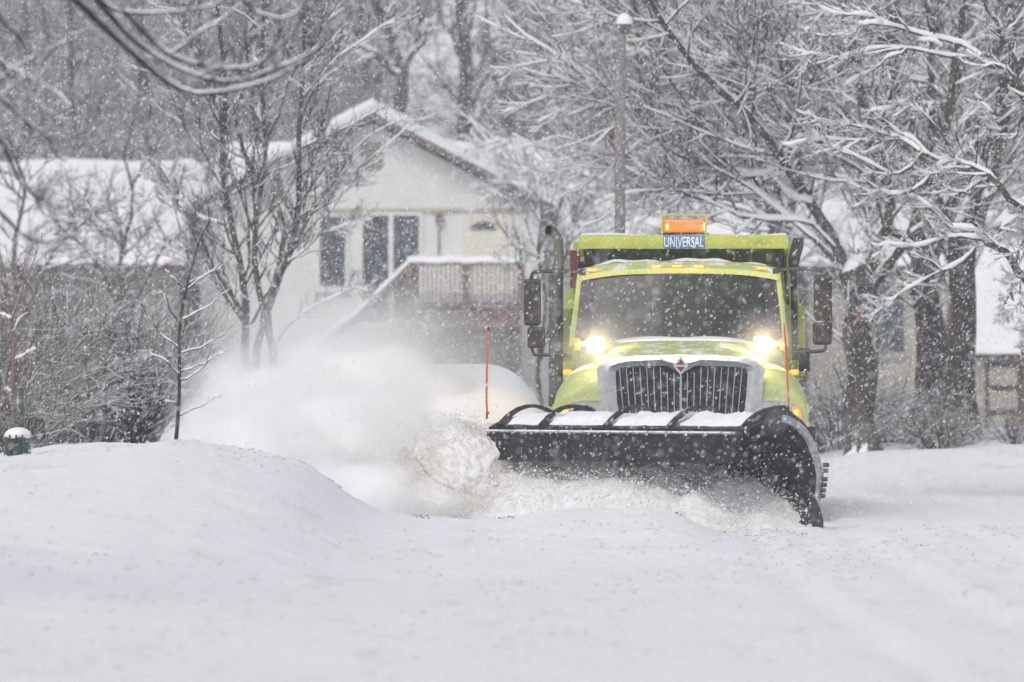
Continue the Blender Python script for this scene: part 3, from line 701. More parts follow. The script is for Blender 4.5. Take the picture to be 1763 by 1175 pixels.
# the roll of snow riding up in front of the blade: a heap in the plow's own frame
def churn():
    nS, nT = 150, 64; V = []
    for i in range(nS):
        s = -.12+(PL+.75)*i/(nS-1); row = []
        u = s/PL
        top = np.interp(u, [-.04, 0.02, .08, .16, .24, .30, .36, .5, .62, .8, .95, 1.05, 1.2], [.02, .10, .22, .34, .54, .46, .60, .75, .77, .78, .88, 1.0, .88])
        reach = np.interp(u, [-.04, .05, .25, .5, 1, 1.2], [.25, .75, 1.15, 1.3, 1.35, 1.2])
        for j in range(nT):
            t = j/(nT-1); a = PI*.5*t
            f_ = -.10+(reach+.10)*math.sin(a)**1.1; z = -.03+top*math.cos(a)**1.15
            row.append(pp(s, f_, z))
        V.append(row)
    V = np.array(V)
    n = fbm(V[..., 0]*2.6+V[..., 2]*2.0, V[..., 1]*2.6+V[..., 2]*2.4, 4)*.10+fbm(V[..., 0]*13+V[..., 2]*9, V[..., 1]*13+V[..., 2]*11, 3)*.035
    nr = np.cross(np.gradient(V, axis=0), np.gradient(V, axis=1)); nr /= np.linalg.norm(nr, axis=2, keepdims=True)+1e-9
    if nr[75, 30][2] < 0: nr = -nr
    V = V+nr*n[..., None]
    # into world space
    Rm = np.array(Matrix.Rotation(-PHI, 3, 'Z')); V = V.reshape(-1, 3)@Rm.T+np.array(truck.location)
    i, j = np.meshgrid(np.arange(nS-1), np.arange(nT-1), indexing='ij'); a = i*nT+j
    f = np.stack([a, a+nT, a+nT+1, a+1], -1).reshape(-1, 4)
    tag(mesh_obj('churned_snow', V, f, M['churn']), 'dirty white snow rolling up against the plow blade', 'snow', kind='stuff')
    return V.reshape(nS, nT, 3)
CH = churn()
def octas(name, P, r, m, stretch=None, rot=None):
    """P (N,3), r (N,) -> one mesh of little eight-faced grains"""
    o = np.array([(1,0,0),(-1,0,0),(0,1,0),(0,-1,0),(0,0,1),(0,0,-1)], float)
    fi = np.array([(0,2,4),(2,1,4),(1,3,4),(3,0,4),(2,0,5),(1,2,5),(3,1,5),(0,3,5)])
    N = len(P); s = np.ones((N, 3)) if stretch is None else stretch
    q = o[None]*s[:, None, :]*r[:, None, None]
    if rot is not None: q[:, :, 0] += q[:, :, 2]*rot[:, None]
    v = (P[:, None, :]+q).reshape(-1, 3); f = (fi[None]+6*np.arange(N)[:, None, None]).reshape(-1, 3)
    return mesh_obj(name, v, f, m, smooth=False)
# clods and grains thrown from the roll
k = 16000; idx = RNG.integers(8, 150, k), RNG.integers(0, 58, k)
P = CH[idx[0]-1, idx[1]]+RNG.normal(0, 1, (k, 3))*np.array([.09, .09, .07])+np.array([-.02, -.10, .02])
r = .004+.009*RNG.random(k)**3+.016*(RNG.random(k) > .985)
gs = mat('flying snow grain', (.85, .85, .84), .8, 0, .1, 20)
tag(octas('snow_grains', P, r, gs), 'loose grains and clods of snow thrown off the blade', 'snow', kind='stuff')
# opaque curl leaving the discharge end of the blade
def curl():
    V, FF, n0 = [], [], 0
    for (px, py, D), rad, sd in [((800, 818, 57.5), (.56, .50, .52), 4), ((742, 800, 57.7), (.36, .36, .34), 7), ((765, 850, 57.4), (.52, .42, .30), 9), ((838, 782, 57.9), (.30, .30, .30), 12), ((850, 858, 57.3), (.42, .36, .26), 15), ((722, 842, 57.6), (.34, .34, .28), 18)]:
        o = blob('tmp', M['curl'], W(px, py, D), rad, 6 if sd == 4 else 5, .24, 1.5, sd, fine=.36)
        V.append(np.array([q.co[:] for q in o.data.vertices])); FF.append(np.array([q.vertices[:] for q in o.data.polygons])+n0); n0 += len(V[-1]); me = o.data; bpy.data.objects.remove(o); bpy.data.meshes.remove(me)
    v = np.concatenate(V); tag(mesh_obj('snow_curl', v, np.concatenate(FF), M['curl']), 'sand stained white curl of snow leaving the left end of the plow', 'snow', kind='stuff')
    c = W(790, 815, 57.5); q_ = v[RNG.integers(0, len(v), 30000)]; e = RNG.exponential(.11, len(q_)); ph = RNG.normal(2.5, .55, len(q_))
    q_ = q_+np.stack([np.cos(ph)*e*1.5, RNG.normal(0, .05, len(q_)), np.sin(ph)*e*.8], 1)+RNG.normal(0, .02, (len(q_), 3)); q_ = q_[q_[:, 1] < c[1]+.25]
    tag(octas('snow_grains', q_, .003+.008*RNG.random(len(q_))**2.5, mat('flung snow grain', (.86, .85, .83), .8, 0, .12, 3)), 'grains flying up and left off the curl of snow', 'snow', kind='stuff')
curl()
# billowing spray: thick body of blown snow with soft powder round it
def volume_mat(name, dens, stops, scale=1.2, dist=.9, color=(1, 1, 1), aniso=.0):
    """even-albedo powder whose density fades towards the edge of its own ellipsoid"""
    m = bpy.data.materials.new(name); m.use_nodes = True; nt = m.node_tree; nt.nodes.clear()
    out = nt.nodes.new('ShaderNodeOutputMaterial'); pv = nt.nodes.new('ShaderNodeVolumePrincipled')
    pv.inputs['Color'].default_value = (*color, 1); pv.inputs['Anisotropy'].default_value = aniso
    tc = nt.nodes.new('ShaderNodeTexCoord'); n = nt.nodes.new('ShaderNodeTexNoise'); n.inputs['Scale'].default_value = scale; n.inputs['Detail'].default_value = 5; n.inputs['Roughness'].default_value = .6
    nt.links.new(tc.outputs['Object'], n.inputs['Vector'])
    ln = nt.nodes.new('ShaderNodeVectorMath'); ln.operation = 'LENGTH'; nt.links.new(tc.outputs['Object'], ln.inputs[0])
    # 1 at the middle, 0 at radius 1, roughened by the noise
    a = nt.nodes.new('ShaderNodeMath'); a.operation = 'SUBTRACT'; a.inputs[0].default_value = 1.0; nt.links.new(ln.outputs['Value'], a.inputs[1])
    a7 = nt.nodes.new('ShaderNodeMath'); a7.operation = 'MULTIPLY'; a7.inputs[1].default_value = .7; nt.links.new(a.outputs[0], a7.inputs[0])
    b = nt.nodes.new('ShaderNodeMath'); b.operation = 'MULTIPLY_ADD'; b.inputs[1].default_value = dist; nt.links.new(n.outputs['Fac'], b.inputs[0]); 
    nt.links.new(a7.outputs[0], b.inputs[2])
    r = ramp(nt, b.outputs[0], stops)
    mu = nt.nodes.new('ShaderNodeMath'); mu.operation = 'MULTIPLY'; mu.inputs[1].default_value = dens; nt.links.new(r.outputs[0], mu.inputs[0])
    nt.links.new(mu.outputs[0], pv.inputs['Density']); nt.links.new(pv.outputs[0], out.inputs['Volume'])
    return m
def puff(name, c, rad, m):
    import bmesh
    bm = bmesh.new(); bmesh.ops.create_icosphere(bm, subdivisions=3, radius=1.0)
    me = bpy.data.meshes.new(name); bm.to_mesh(me); bm.free(); me.materials.append(m)
    o = bpy.data.objects.new(name, me); COL.objects.link(o); o.location = tuple(c); o.scale = rad; return o
VM = volume_mat('blown powder', 22.0, [(.50, 0.0), (.60, .06), (.80, 1.0)], scale=1.9)
for (px, py, D, rx, rz, ry), lb in [((580, 805, 60.0, 1.7, 1.15, 1.3), 'dense white powder cloud left of the sand stained snow curl'), ((430, 800, 59.0, 1.15, .82, 1.0), 'low white powder cloud at the left end of the plow spray'),
        ((790, 775, 61.3, 1.5, .90, 1.2), 'white powder cloud directly behind the sand stained snow curl'), ((620, 700, 62.5, 1.35, .90, 1.1), 'upper puff of powder in front of the deck stairs'), ((640, 855, 57.6, 1.1, .50, .8), 'low powder cloud touching the foot of the snow curl'),
        ((480, 735, 61.5, 1.3, .95, 1.0), 'puff of powder before the foot of the multi-stemmed tree')]:
    o = puff('snow_spray', W(px, py, D), (rx, ry, rz), VM)
    tag(o, lb, 'snow spray', 'spray thrown by the plow', kind='stuff')
VM2 = volume_mat('thin powder', 1.0, [(.46, 0.0), (.85, 1.0)])
o = puff('snow_mist', W(600, 660, 63), (2.1, 1.5, 1.25), VM2); tag(o, 'thin mist of snow drifting up over the yard', 'snow mist', kind='stuff')
VM3 = volume_mat('lamp glow mist', .85, [(.45, 0.0), (1.0, 1.0)])  # added puffs standing in for the glare round the lit lamps
for px, nm in ((1026, 'added mist puff making the glow round the left plow lamp'), (1313, 'added mist puff making the glow round the right plow lamp')):
    o = puff('snow_mist', W(px, 594, 58.75), (.50, .40, .45), VM3); tag(o, nm, 'snow mist', kind='stuff')
# crumbs of packed snow strewn over the street, and sandy grit along the broken edge of the ridge
k = 34000; x = RNG.uniform(-7, 9, k); y = 57-30*RNG.random(k)**1.4; den = vnoise(x*.9+4, y*.35+7); q = RNG.random(k) < sstep(.35, .85, den)*.9+.04; x, y = x[q], y[q]
r_ = (.004+.022*RNG.random(len(x))**3.2); P = np.stack([x, y, ground_z(x, y)+r_*.3], 1)
tag(octas('snow_crumbs', P, r_, snow_mat('crumb snow', (.82, .825, .83), .5, 20), np.stack([np.ones(len(x)), np.ones(len(x)), RNG.uniform(.4, .8, len(x))], 1)), 'crumbs of packed snow strewn over the street in front', 'snow crumbs', kind='stuff')
x, y = [], []
for a_, b_, d_, n_ in ((710, 742, 51.6, 60), (855, 888, 51.7, 120), (1160, 1176, 51.7, 40), (1210, 1250, 52.2, 70), (520, 590, 51.1, 60), (1255, 1390, 54.2, 60)):
    x.append((RNG.uniform(a_, b_, n_)-CX)/F*d_); y.append(d_+RNG.normal(0, .45, n_))
for _ in range(12):
    cx_, cy_ = RNG.uniform(-4, 5), RNG.uniform(31, 53); n_ = RNG.integers(4, 26); x.append(cx_+RNG.normal(0, .16, n_)); y.append(cy_+RNG.normal(0, .9, n_))
x, y = np.concatenate(x), np.concatenate(y); r_ = (.002+.005*RNG.random(len(x))**2)*(1+.8*(y > 50.5))
tag(octas('road_grit', np.stack([x, y, ground_z(x, y)+r_*.5], 1), r_, mat('sandy grit', (.36, .32, .27), .9, 0, .5, 3)), 'brown sandy grit scattered on the snow', 'grit', kind='stuff')
VM4 = volume_mat('drifting powder', 2.2, [(.50, 0.0), (.85, 1.0)], scale=2.6)
for (px, py, D, rx, rz, ry), lb in [((735, 868, 56.9, .95, .30, .4), 'ground level powder drifting past the foot of the snow curl'), ((700, 770, 57.6, .55, .45, .5), 'powder veiling the left side of the snow curl')]:
    tag(puff('snow_spray', W(px, py, D), (rx, ry, rz), VM4), lb, 'snow spray', 'spray thrown by the plow', kind='stuff')
# broad smooth snow pile behind
def pile(px, D, hw, top, dep, label):
    c = W(px, 0, D); nx, ny = 90, 40; V = []
    for i in range(nx):
        u = -1+2*i/(nx-1)
        for j in range(ny):
            v = -1+2*j/(ny-1)
            h = top*(max(0, 1-abs(u)**3.6))**.75*(max(0, 1-abs(v)**2.6))**.6
            V.append((c[0]+u*hw, D+v*dep, -.1+h+.1))
    V = np.array(V); V[:, 2] += .03*fbm(V[:, 0]*1.5, V[:, 1]*1.5)
    i, j = np.meshgrid(np.arange(nx-1), np.arange(ny-1), indexing='ij'); a = i*ny+j
    o = mesh_obj('snow_pile', V, np.stack([a, a+ny, a+ny+1, a+1], -1).reshape(-1, 4), M['snow']); tag(o, label, 'snow pile')
pile(790, 69, 1.28, 1.62, 2.2, 'tall smooth rounded snow pile behind the orange marker rod')

# ------------------------------------------------------------------ trees
def grow(P, R, n_per, len_f, r_f, up=0.0, wig=.25, ang=(25, 60), K=6, t0=.15, minlen=.05, flat=0.0, lens=None):
    """children of the branches P (B,K,3), R (B,K)"""
    B, Kp, _ = P.shape
    blen = np.linalg.norm(np.diff(P, axis=1), axis=2).sum(1)
    par = np.repeat(np.arange(B), n_per); N = len(par)
    t = t0+(1-t0)*RNG.random(N)**.8; x = t*(Kp-1-1e-6); i = x.astype(int); u = (x-i)[:, None]
    p = P[par, i]*(1-u)+P[par, i+1]*u; r = R[par, i]*(1-u[:, 0])+R[par, i+1]*u[:, 0]
    T_ = P[par, i+1]-P[par, i]; T_ /= np.linalg.norm(T_, axis=1, keepdims=True)+1e-9
    rnd = RNG.normal(0, 1, (N, 3)); rnd[:, 2] *= (1-flat); side = np.cross(T_, rnd); side /= np.linalg.norm(side, axis=1, keepdims=True)+1e-9
    a = np.radians(RNG.uniform(ang[0], ang[1], N))[:, None]
    d = T_*np.cos(a)+side*np.sin(a)
    ln = np.maximum(minlen, len_f*blen[par]*(1.15-.75*t)*RNG.uniform(.6, 1.25, N))
    r0 = np.minimum(r*.8, r_f*(.7+.6*RNG.random(N))*np.clip(ln/ln.mean(), .5, 1.6))
    out = np.zeros((N, K, 3)); out[:, 0] = p
    for k in range(1, K):
        d = d+RNG.normal(0, wig, (N, 3))*.5+np.array([0, 0, up]); d /= np.linalg.norm(d, axis=1, keepdims=True)
        out[:, k] = out[:, k-1]+d*(ln/(K-1))[:, None]
    rr = r0[:, None]*np.linspace(1, .35, K)[None]
    return out, rr
def snow_caps(P, R, thick=1.0, minr=0.0):
    T_ = np.gradient(P, axis=1); T_ /= np.linalg.norm(T_, axis=2, keepdims=True)+1e-9
    fl = np.sqrt(np.clip(1-T_[:, :, 2]**2, 0, 1)); w_ = np.clip((fl-.35)/.5, 0, 1)
    var = np.clip(RNG.normal(1, .45, R.shape), 0, 2)
    r = (R*.72*np.minimum(1, var+.3)+.011*thick*var)*w_+1e-4
    Q = P.copy(); Q[:, :, 2] += (R*.55+.008*thick)*w_; Q[:, :, 0] -= R*.15
    return Q, r
def limbs_from(pix, D, N=14, wob=.05, dy=0.0):
    """pix: list of (points [(px,py[,dd])...], r0, r1)"""
    P, R = [], []
    for pts, r0, r1 in pix:
        q = np.array([W(p[0], p[1], D+(p[2] if len(p) > 2 else 0)) for p in pts]); q = resample(q, N)
        ph = RNG.uniform(0, 6, 3); s = np.linspace(0, 1, N)
        q[1:-1] += (wob*np.stack([np.sin(s*17+ph[0]), 2*np.sin(s*5+ph[1]), np.sin(s*13+ph[2])], 1))[1:-1]*min(1, r0*12+.3)
        P.append(q); R.append(r0+(r1-r0)*s**.8)
    return np.array(P), np.array(R)
def tree(name, label, D, trunks, limbs=(), spec=((10, .45, .02), (7, .4, .01), (4, .4, .006)), base=None, group=None, bark='bark', snow=1.0, up=.06, cat='tree', sides=(10, 7, 4, 3), wig=.3, caps_levels=2, leaves=0, ang=(25, 60), flare=True, trunk_n=None, flat=0, wob=.05, t0=.2):
    TP, TR = limbs_from(trunks, D, wob=wob)
    if flare: TR[0] *= 1+.6*np.exp(-np.linspace(0, 1, TR.shape[1])*9)
    b = TP[0][0].copy() if base is None else np.array(base, float)
    root = empty(name, b, label, cat, group)
    v, f = tube_arrays(TP, TR, sides[0]); mesh_obj('trunk', v, f, M[bark], root)
    P, R = TP, TR; VS, FS, n0 = [], [], 0; cv, cf, c0 = [], [], 0
    def put(P, R, s):
        nonlocal n0
        v, f = tube_arrays(P, R, s); VS.append(v); FS.append(f+n0); n0 += len(v)
    def cap(P, R, s, th=1.0):
        nonlocal c0
        Q, r = snow_caps(P, R, th*snow); v, f = tube_arrays(Q, r, s); cv.append(v); cf.append(f+c0); c0 += len(v)
    if snow > 0: cap(P, R, 6)
    if len(limbs):
        LP, LR = limbs_from(limbs, D, wob=wob); put(LP, LR, sides[1])
        if snow > 0: cap(LP, LR, 6, 1.6)
        P = np.concatenate([P, LP]); R = np.concatenate([R, LR])
    last = None
    for lv, (n, lf, rf) in enumerate(spec):
        tt = t0 if lv == 0 else .1
        P2, R2 = grow(P, R, n, lf, rf, up, wig*(1+.3*lv), ang, K=6 if lv < 2 else 4, t0=tt, flat=flat)
        put(P2, R2, sides[min(lv+1, 3)] if lv == 0 else (4 if lv == 1 else 3))
        if snow > 0 and lv < caps_levels: cap(P2, R2, 5 if lv == 0 else 4, 1.0 if lv == 0 else .35)
        if lv == 0 and len(spec) > 1:   # the first-order shoots and the limbs both carry the next order
            keep = slice(None)
        P, R = P2, R2; last = P2
    mesh_obj('branches', np.concatenate(VS), np.concatenate(FS), M[bark], root)
    if cv: mesh_obj('snow_cover', np.concatenate(cv), np.concatenate(cf), M['twig_snow'], root)
    if leaves:
        q = last[RNG.integers(0, len(last), leaves), -1]
        k = len(q); a = RNG.normal(0, 1, (k, 3))*.028; c = RNG.normal(0, 1, (k, 3))*.020
        v = np.stack([q, q+a, q+a+c, q+c], 1)+RNG.normal(0, .006, (k, 4, 3)); v[:, :, 2] -= np.array([0, .03, .06, .03])
        mesh_obj('leaf_cluster', v.reshape(-1, 3), np.arange(4*k).reshape(-1, 4), M['leaf'], root)['kind'] = 'stuff'
    return root
def copy_tree(o, parent=None):
    c = o.copy(); COL.objects.link(c); c.parent = parent
    if parent is not None: c.matrix_parent_inverse = o.matrix_parent_inverse.copy()
    for ch in list(o.children): copy_tree(ch, c)
    return c
# 1 multi-stemmed tree between the yard and the white house
tree('street_tree', 'bare snowy tree with several upright stems in front of the white house', 80,
     [([(436,730),(428,640),(424,560),(405,430),(386,260),(382,120),(374,-60)], 0.0680, 0.0263),
      ([(440,640),(455,560),(440,480),(448,360),(452,250),(455,120),(450,-60)], 0.0560, 0.0210),
      ([(470,640),(462,560),(492,440),(520,300),(515,150),(530,-60)], 0.0640, 0.0225),
      ([(432,560),(480,470),(545,360),(600,270),(700,200)], 0.0288, 0.0075),
      ([(425,570),(395,500),(340,410),(300,330),(255,270)], 0.0280, 0.0075)],
     [([(500,400),(560,330),(640,270),(720,205)], 0.0200, 0.0045), ([(480,470),(560,400),(640,378)], 0.0176, 0.0045), ([(400,400),(330,360),(250,300)], 0.0176, 0.0045),
      ([(455,250),(500,140),(560,40),(590,-20)], 0.0224, 0.0075), ([(440,330),(400,200),(320,60),(300,-20)], 0.0224, 0.0075), ([(515,220),(560,120),(640,60),(700,20)], 0.0176, 0.0060),
      ([(390,330),(340,250),(290,160),(260,60)], 0.0160, 0.0045), ([(470,600),(520,540),(600,500),(640,500)], 0.0160, 0.0037), ([(430,520),(370,470),(290,440)], 0.0144, 0.0037)],
     spec=((22, .32, .011), (9, .44, .007), (5, .45, .005)), group=None, up=.12, snow=.7, bark='bark_far')
# 2 sapling on the snow bank, in focus
tree('sapling', 'slim young bare tree standing alone on the crest of the snow bank', 52.5,
     [([(303,790),(304,740),(309,650),(311,560),(318,500),(340,430),(352,395),(364,372)], .022, .005)],
     [([(308,716),(330,706),(352,696),(384,678)], .008, .003), ([(309,700),(296,692),(284,692)], .006, .003), ([(310,650),(290,625),(262,610),(250,600)], .009, .003),
      ([(310,655),(336,645),(360,620),(392,603)], .009, .003), ([(312,640),(340,630),(372,618)], .007, .003), ([(313,600),(282,580),(255,545),(240,520)], .009, .003),
      ([(313,608),(340,600),(370,585),(402,560)], .008, .003), ([(314,560),(296,540),(285,512),(262,490)], .008, .003), ([(315,550),(345,535),(375,515),(395,495)], .008, .003),
      ([(317,500),(300,480),(285,465)], .007, .003), ([(318,500),(345,480),(372,462),(385,440)], .007, .003), ([(330,455),(318,430),(310,420)], .005, .002)],
     spec=((5, .42, .0035), (2, .5, .0025)), bark='bark_dark', snow=.22, sides=(8, 6, 4, 3), up=.08, caps_levels=1, wob=.015, flare=False, t0=.35)
tree('sapling', 'tan stemmed sapling in the green bag at the left edge', 53.5,
     [([(26,790),(24,735),(22,620),(20,550),(8,480),(-4,420)], .022, .008)],
     [([(22,622),(40,612),(62,600)], .007, .003), ([(20,550),(45,480),(65,430),(72,400)], .009, .003), ([(19,548),(4,542),(-10,538)], .006, .003), ([(22,676),(12,670)], .006, .003)],
     spec=((4, .4, .003), (2, .5, .002)), bark='bark_tan', snow=.6, sides=(8, 6, 4, 3), caps_levels=1, wob=.012, flare=False, t0=.4)
# 3 tree outside the frame on the left whose limbs hang into the picture, close to the camera
tree('overhanging_tree', 'dark bare limbs hanging down across the top left corner', 36,
     [([(-420,1100),(-400,700),(-380,300),(-340,-100),(-260,-400)], 0.2080, 0.1000),
      ([(-340,-100),(-100,-160),(60,-90),(125,-8)], 0.0780, 0.0375)],
     [([(118,-12),(160,25),(210,75),(262,125),(305,150),(345,160),(420,150),(490,130),(560,75)], 0.0273, 0.0075), ([(150,-20),(205,45),(260,90),(330,130),(400,140),(480,115),(540,90),(570,60)], 0.0208, 0.0063),
      ([(205,10),(250,60),(300,95),(370,118),(440,112),(500,60),(520,20)], 0.0182, 0.0063), ([(160,-10),(205,18),(290,22),(360,10),(400,-10)], 0.0156, 0.0050), ([(290,95),(340,60),(400,20),(440,-10)], 0.0130, 0.0050),
      ([(345,130),(400,105),(425,70),(470,30)], 0.0117, 0.0037), ([(400,-20),(440,20),(490,30),(540,5)], 0.0130, 0.0050), ([(-30,0),(0,32),(30,62),(52,86)], 0.0182, 0.0075), ([(60,-20),(75,20),(80,50),(95,65)], 0.0078, 0.0037),
      ([(-60,110),(-5,165),(40,205),(80,235),(100,270),(112,278)], 0.0130, 0.0050), ([(-80,150),(-5,240),(30,300),(60,340),(80,370),(140,382)], 0.0169, 0.0050), ([(-60,300),(-5,360),(40,405),(80,415),(125,405)], 0.0169, 0.0075),
      ([(60,365),(75,330),(70,315)], 0.0065, 0.0025), ([(-60,60),(0,110),(12,130)], 0.0130, 0.0063)],
     spec=((7, .25, .007), (3, .38, .004)), bark='bark_near', snow=.12, sides=(14, 8, 5, 3), up=.12, caps_levels=0, flare=False, wob=.012, ang=(25, 55))
# 4 trees behind the white house
tree('tall_tree', 'straight tall grey trunk rising behind the roof left of the lamp post', 138,
     [([(800,420),(801,260),(800,120),(796,0),(790,-120)], .19, .14)],
     [([(803,230),(830,140),(872,70),(910,0)], .085, .03), ([(806,150),(850,70),(900,20),(960,-30)], .06, .02), ([(797,100),(760,30),(740,-60)], .06, .02)],
     spec=((14, .30, .035), (8, .42, .016), (4, .4, .011)), bark='bark_far', group='bare trees behind the white house', snow=1.6, caps_levels=1)
tree('tall_tree', 'bare forked tree rising behind the peak of the white house gable', 140,
     [([(694,420),(690,200),(690,120),(672,60),(640,0),(600,-80)], .17, .08), ([(690,190),(704,100),(725,40),(745,-30)], .11, .06), ([(690,130),(650,100),(612,60),(590,0)], .10, .05), ([(664,50),(668,0),(672,-60)], .08, .05)],
     [([(700,100),(740,60),(760,0)], .06, .02), ([(650,100),(600,90),(560,40),(540,-20)], .05, .02)],
     spec=((12, .35, .03), (8, .42, .015), (4, .4, .011)), bark='bark_far', group='bare trees behind the white house', snow=1.6, caps_levels=1)
def wood_tree(px, D, h, r, label, group, name='forest_tree', lean=0, spec=((26, .33, .035), (8, .42, .017), (4, .4, .012)), bark='bark_far', snow=1.4, gz=None):
    yb = HY+(CZ-(gz if gz is not None else float(hill_z(np.array([(px-CX)/F*D]), np.array([D]))[0])))*F/D
    yt = yb-h*F/D
    return tree(name, label, D, [([(px, yb+20), (px+lean*.2, yb*.7+yt*.3), (px+lean*.5, yb*.4+yt*.6), (px+lean, yt)], r, r*.25)], (), spec=spec, bark=bark, group=group, snow=snow, caps_levels=1, wob=.12, up=.05, t0=.12)
a = wood_tree(250, 150, 15, .16, 'bare forest tree on the dark wooded slope behind the left roof', 'trees on the slope')
b = wood_tree(960, 146, 15, .17, 'bare forest tree on the slope behind the lamp post', 'trees on the slope', lean=60)
def place_copy(src, px, D, label, s=1.0, rz=0.0):
    c = copy_tree(src); x = (px-CX)/F*D
    c.location = (x, D, float(hill_z(np.array([x]), np.array([D]))[0])-.2); c.rotation_euler = (0, 0, rz); c.scale = (s, s, s); c['label'] = label; return c
WHERE = [(-60, 146, 1.0, 'leftmost, cut by the left edge above the low roof'), (60, 155, 1.15, 'above the left end of the low roof'), (160, 144, .95, 'above the middle of the low roof'), (330, 152, 1.05, 'above the right end of the low roof'),
 (440, 160, 1.1, 'behind the multi-stemmed street tree'), (540, 150, 1.0, 'just left of the gable peak'), (620, 165, 1.1, 'directly above the gable peak, farthest back'), (880, 152, 1.1, 'right of the straight tall trunk'), (1010, 162, 1.15, 'just left of the lamp post'),
 (1090, 150, 1.0, 'just right of the lamp post'), (1180, 158, 1.1, 'above the beacon of the truck'), (1260, 147, 1.0, 'right of the beacon of the truck'), (1350, 155, 1.1, 'above the right end of the dump body'), (1450, 149, 1.0, 'above the fork of the dark tree'),
 (1540, 158, 1.1, 'left of the thick middle trunk'), (1640, 150, 1.05, 'between the two right hand trunks'), (1740, 156, 1.1, 'above the garage roof'), (1850, 150, 1.0, 'rightmost, beyond the garage')]
for i, (px, D, sc_, wh) in enumerate(WHERE):
    place_copy(a if i % 2 else b, px, D, 'blurred bare forest tree '+wh, sc_, i*1.3)
# twiggy trees in front of the low house's roof
GT = 'twiggy trees before the low house'
for px, lab in ((30, 'wide twiggy tree before the left end of the low snowy roof'), (215, 'wide twiggy tree before the right end of the low snowy roof')):
    tree('yard_tree', lab, 100, [([(px, 800), (px+4, 640), (px-5, 480), (px+10, 340), (px, 250)], .07, .02), ([(px, 560), (px+60, 440), (px+130, 370), (px+190, 340)], .04, .012), ([(px, 540), (px-60, 440), (px-120, 380)], .04, .012)],
         [([(px, 480), (px+90, 400), (px+170, 400)], .022, .006), ([(px, 420), (px-80, 350), (px-150, 330)], .022, .006), ([(px+40, 470), (px+120, 440), (px+200, 430)], .02, .006), ([(px-5, 470), (px-70, 430), (px-160, 420)], .02, .006), ([(px, 380), (px+60, 320), (px+130, 300)], .02, .006)],
         spec=((16, .42, .012), (8, .46, .009), (5, .45, .0065)), bark='bark_far', snow=.5, up=.0, group=GT, flat=.5, caps_levels=1)
tree('yard_tree', 'small twiggy tree before the house wall just left of the exhaust stack', 98, [([(934, 800), (930, 640), (936, 500), (928, 400), (934, 330)], .05, .012), ([(932, 620), (960, 500), (985, 400), (1010, 340)], .03, .01), ([(932, 600), (905, 500), (890, 400)], .028, .01)],
     [([(934, 480), (980, 420), (1030, 380)], .016, .005), ([(930, 440), (890, 360), (850, 330)], .014, .005), ([(930, 400), (960, 330), (1000, 300)], .014, .005)],
     spec=((14, .42, .011), (8, .46, .008), (5, .45, .0055)), bark='bark_far', snow=.8, up=.03, caps_levels=1)
# 5 right hand street trees: trunks and snow-laden limbs
S3W = .2; S3 = ((26, .46, .014), (11, .46, .008), (7, .44, .005))
tree('shade_tree', 'dark forked tree just right of the truck mirror with snow along its limbs', 80,
     [([(1486,800),(1482,700),(1480,600),(1480,500),(1478,470)], .21, .20), ([(1470,520),(1440,430),(1385,330),(1300,215,-1),(1210,120,-2),(1120,10,-3),(1060,-60,-3)], .095, .025),
      ([(1486,520),(1512,440),(1530,350),(1500,240),(1470,120),(1450,-40)], .11, .04), ([(1492,510),(1560,410),(1600,300),(1640,180),(1660,-20)], .09, .04)],
     [([(1470,500),(1400,410),(1320,340),(1240,300),(1150,250),(1060,175),(900,60)], .05, .012), ([(1440,430),(1380,380),(1270,370),(1200,330),(1100,300),(990,260)], .035, .008),
      ([(1400,350),(1330,310),(1230,210),(1150,200),(1060,182),(930,165)], .032, .008), ([(1300,215),(1250,120),(1220,30),(1190,-40)], .04, .015), ([(1385,330),(1370,240),(1330,140),(1270,60),(1180,-30)], .04, .012),
      ([(1530,350),(1470,290),(1390,240),(1340,150),(1280,90)], .035, .01), ([(1500,240),(1440,190),(1330,130),(1200,90),(1160,60)], .03, .008), ([(1250,160),(1160,100),(1060,40),(960,-10)], .03, .01),
      ([(1230,230),(1130,170),(1030,150),(900,120)], .022, .006), ([(1350,290),(1280,300),(1180,290),(1060,270),(960,235)], .022, .006)],
     spec=S3, wig=S3W, base=W(1482, 780, 80), snow=1.35, leaves=260, group='shade trees right of the truck')
tree('shade_tree', 'thick dark trunk in the middle of the three right of the truck', 90,
     [([(1612,790),(1606,700),(1600,600),(1598,520),(1590,440),(1585,330),(1560,200),(1540,60),(1530,-50)], .30, .10), ([(1600,460),(1640,350),(1700,250),(1760,120),(1800,0)], .12, .05), ([(1592,470),(1530,390),(1440,300),(1340,250),(1240,130,-2)], .10, .03)],
     [([(1585,330),(1500,300),(1400,290),(1290,260),(1200,250)], .045, .012), ([(1560,200),(1480,150),(1380,120),(1290,110)], .045, .01), ([(1650,330),(1700,330),(1760,300),(1800,290)], .04, .015), ([(1540,80),(1480,40),(1400,20),(1320,-20)], .04, .015), ([(1610,400),(1680,380),(1740,400),(1800,380)], .04, .012)],
     spec=S3, wig=S3W, base=W(1606, 765, 90), snow=1.5, leaves=200, bark='bark_dark', group='shade trees right of the truck')
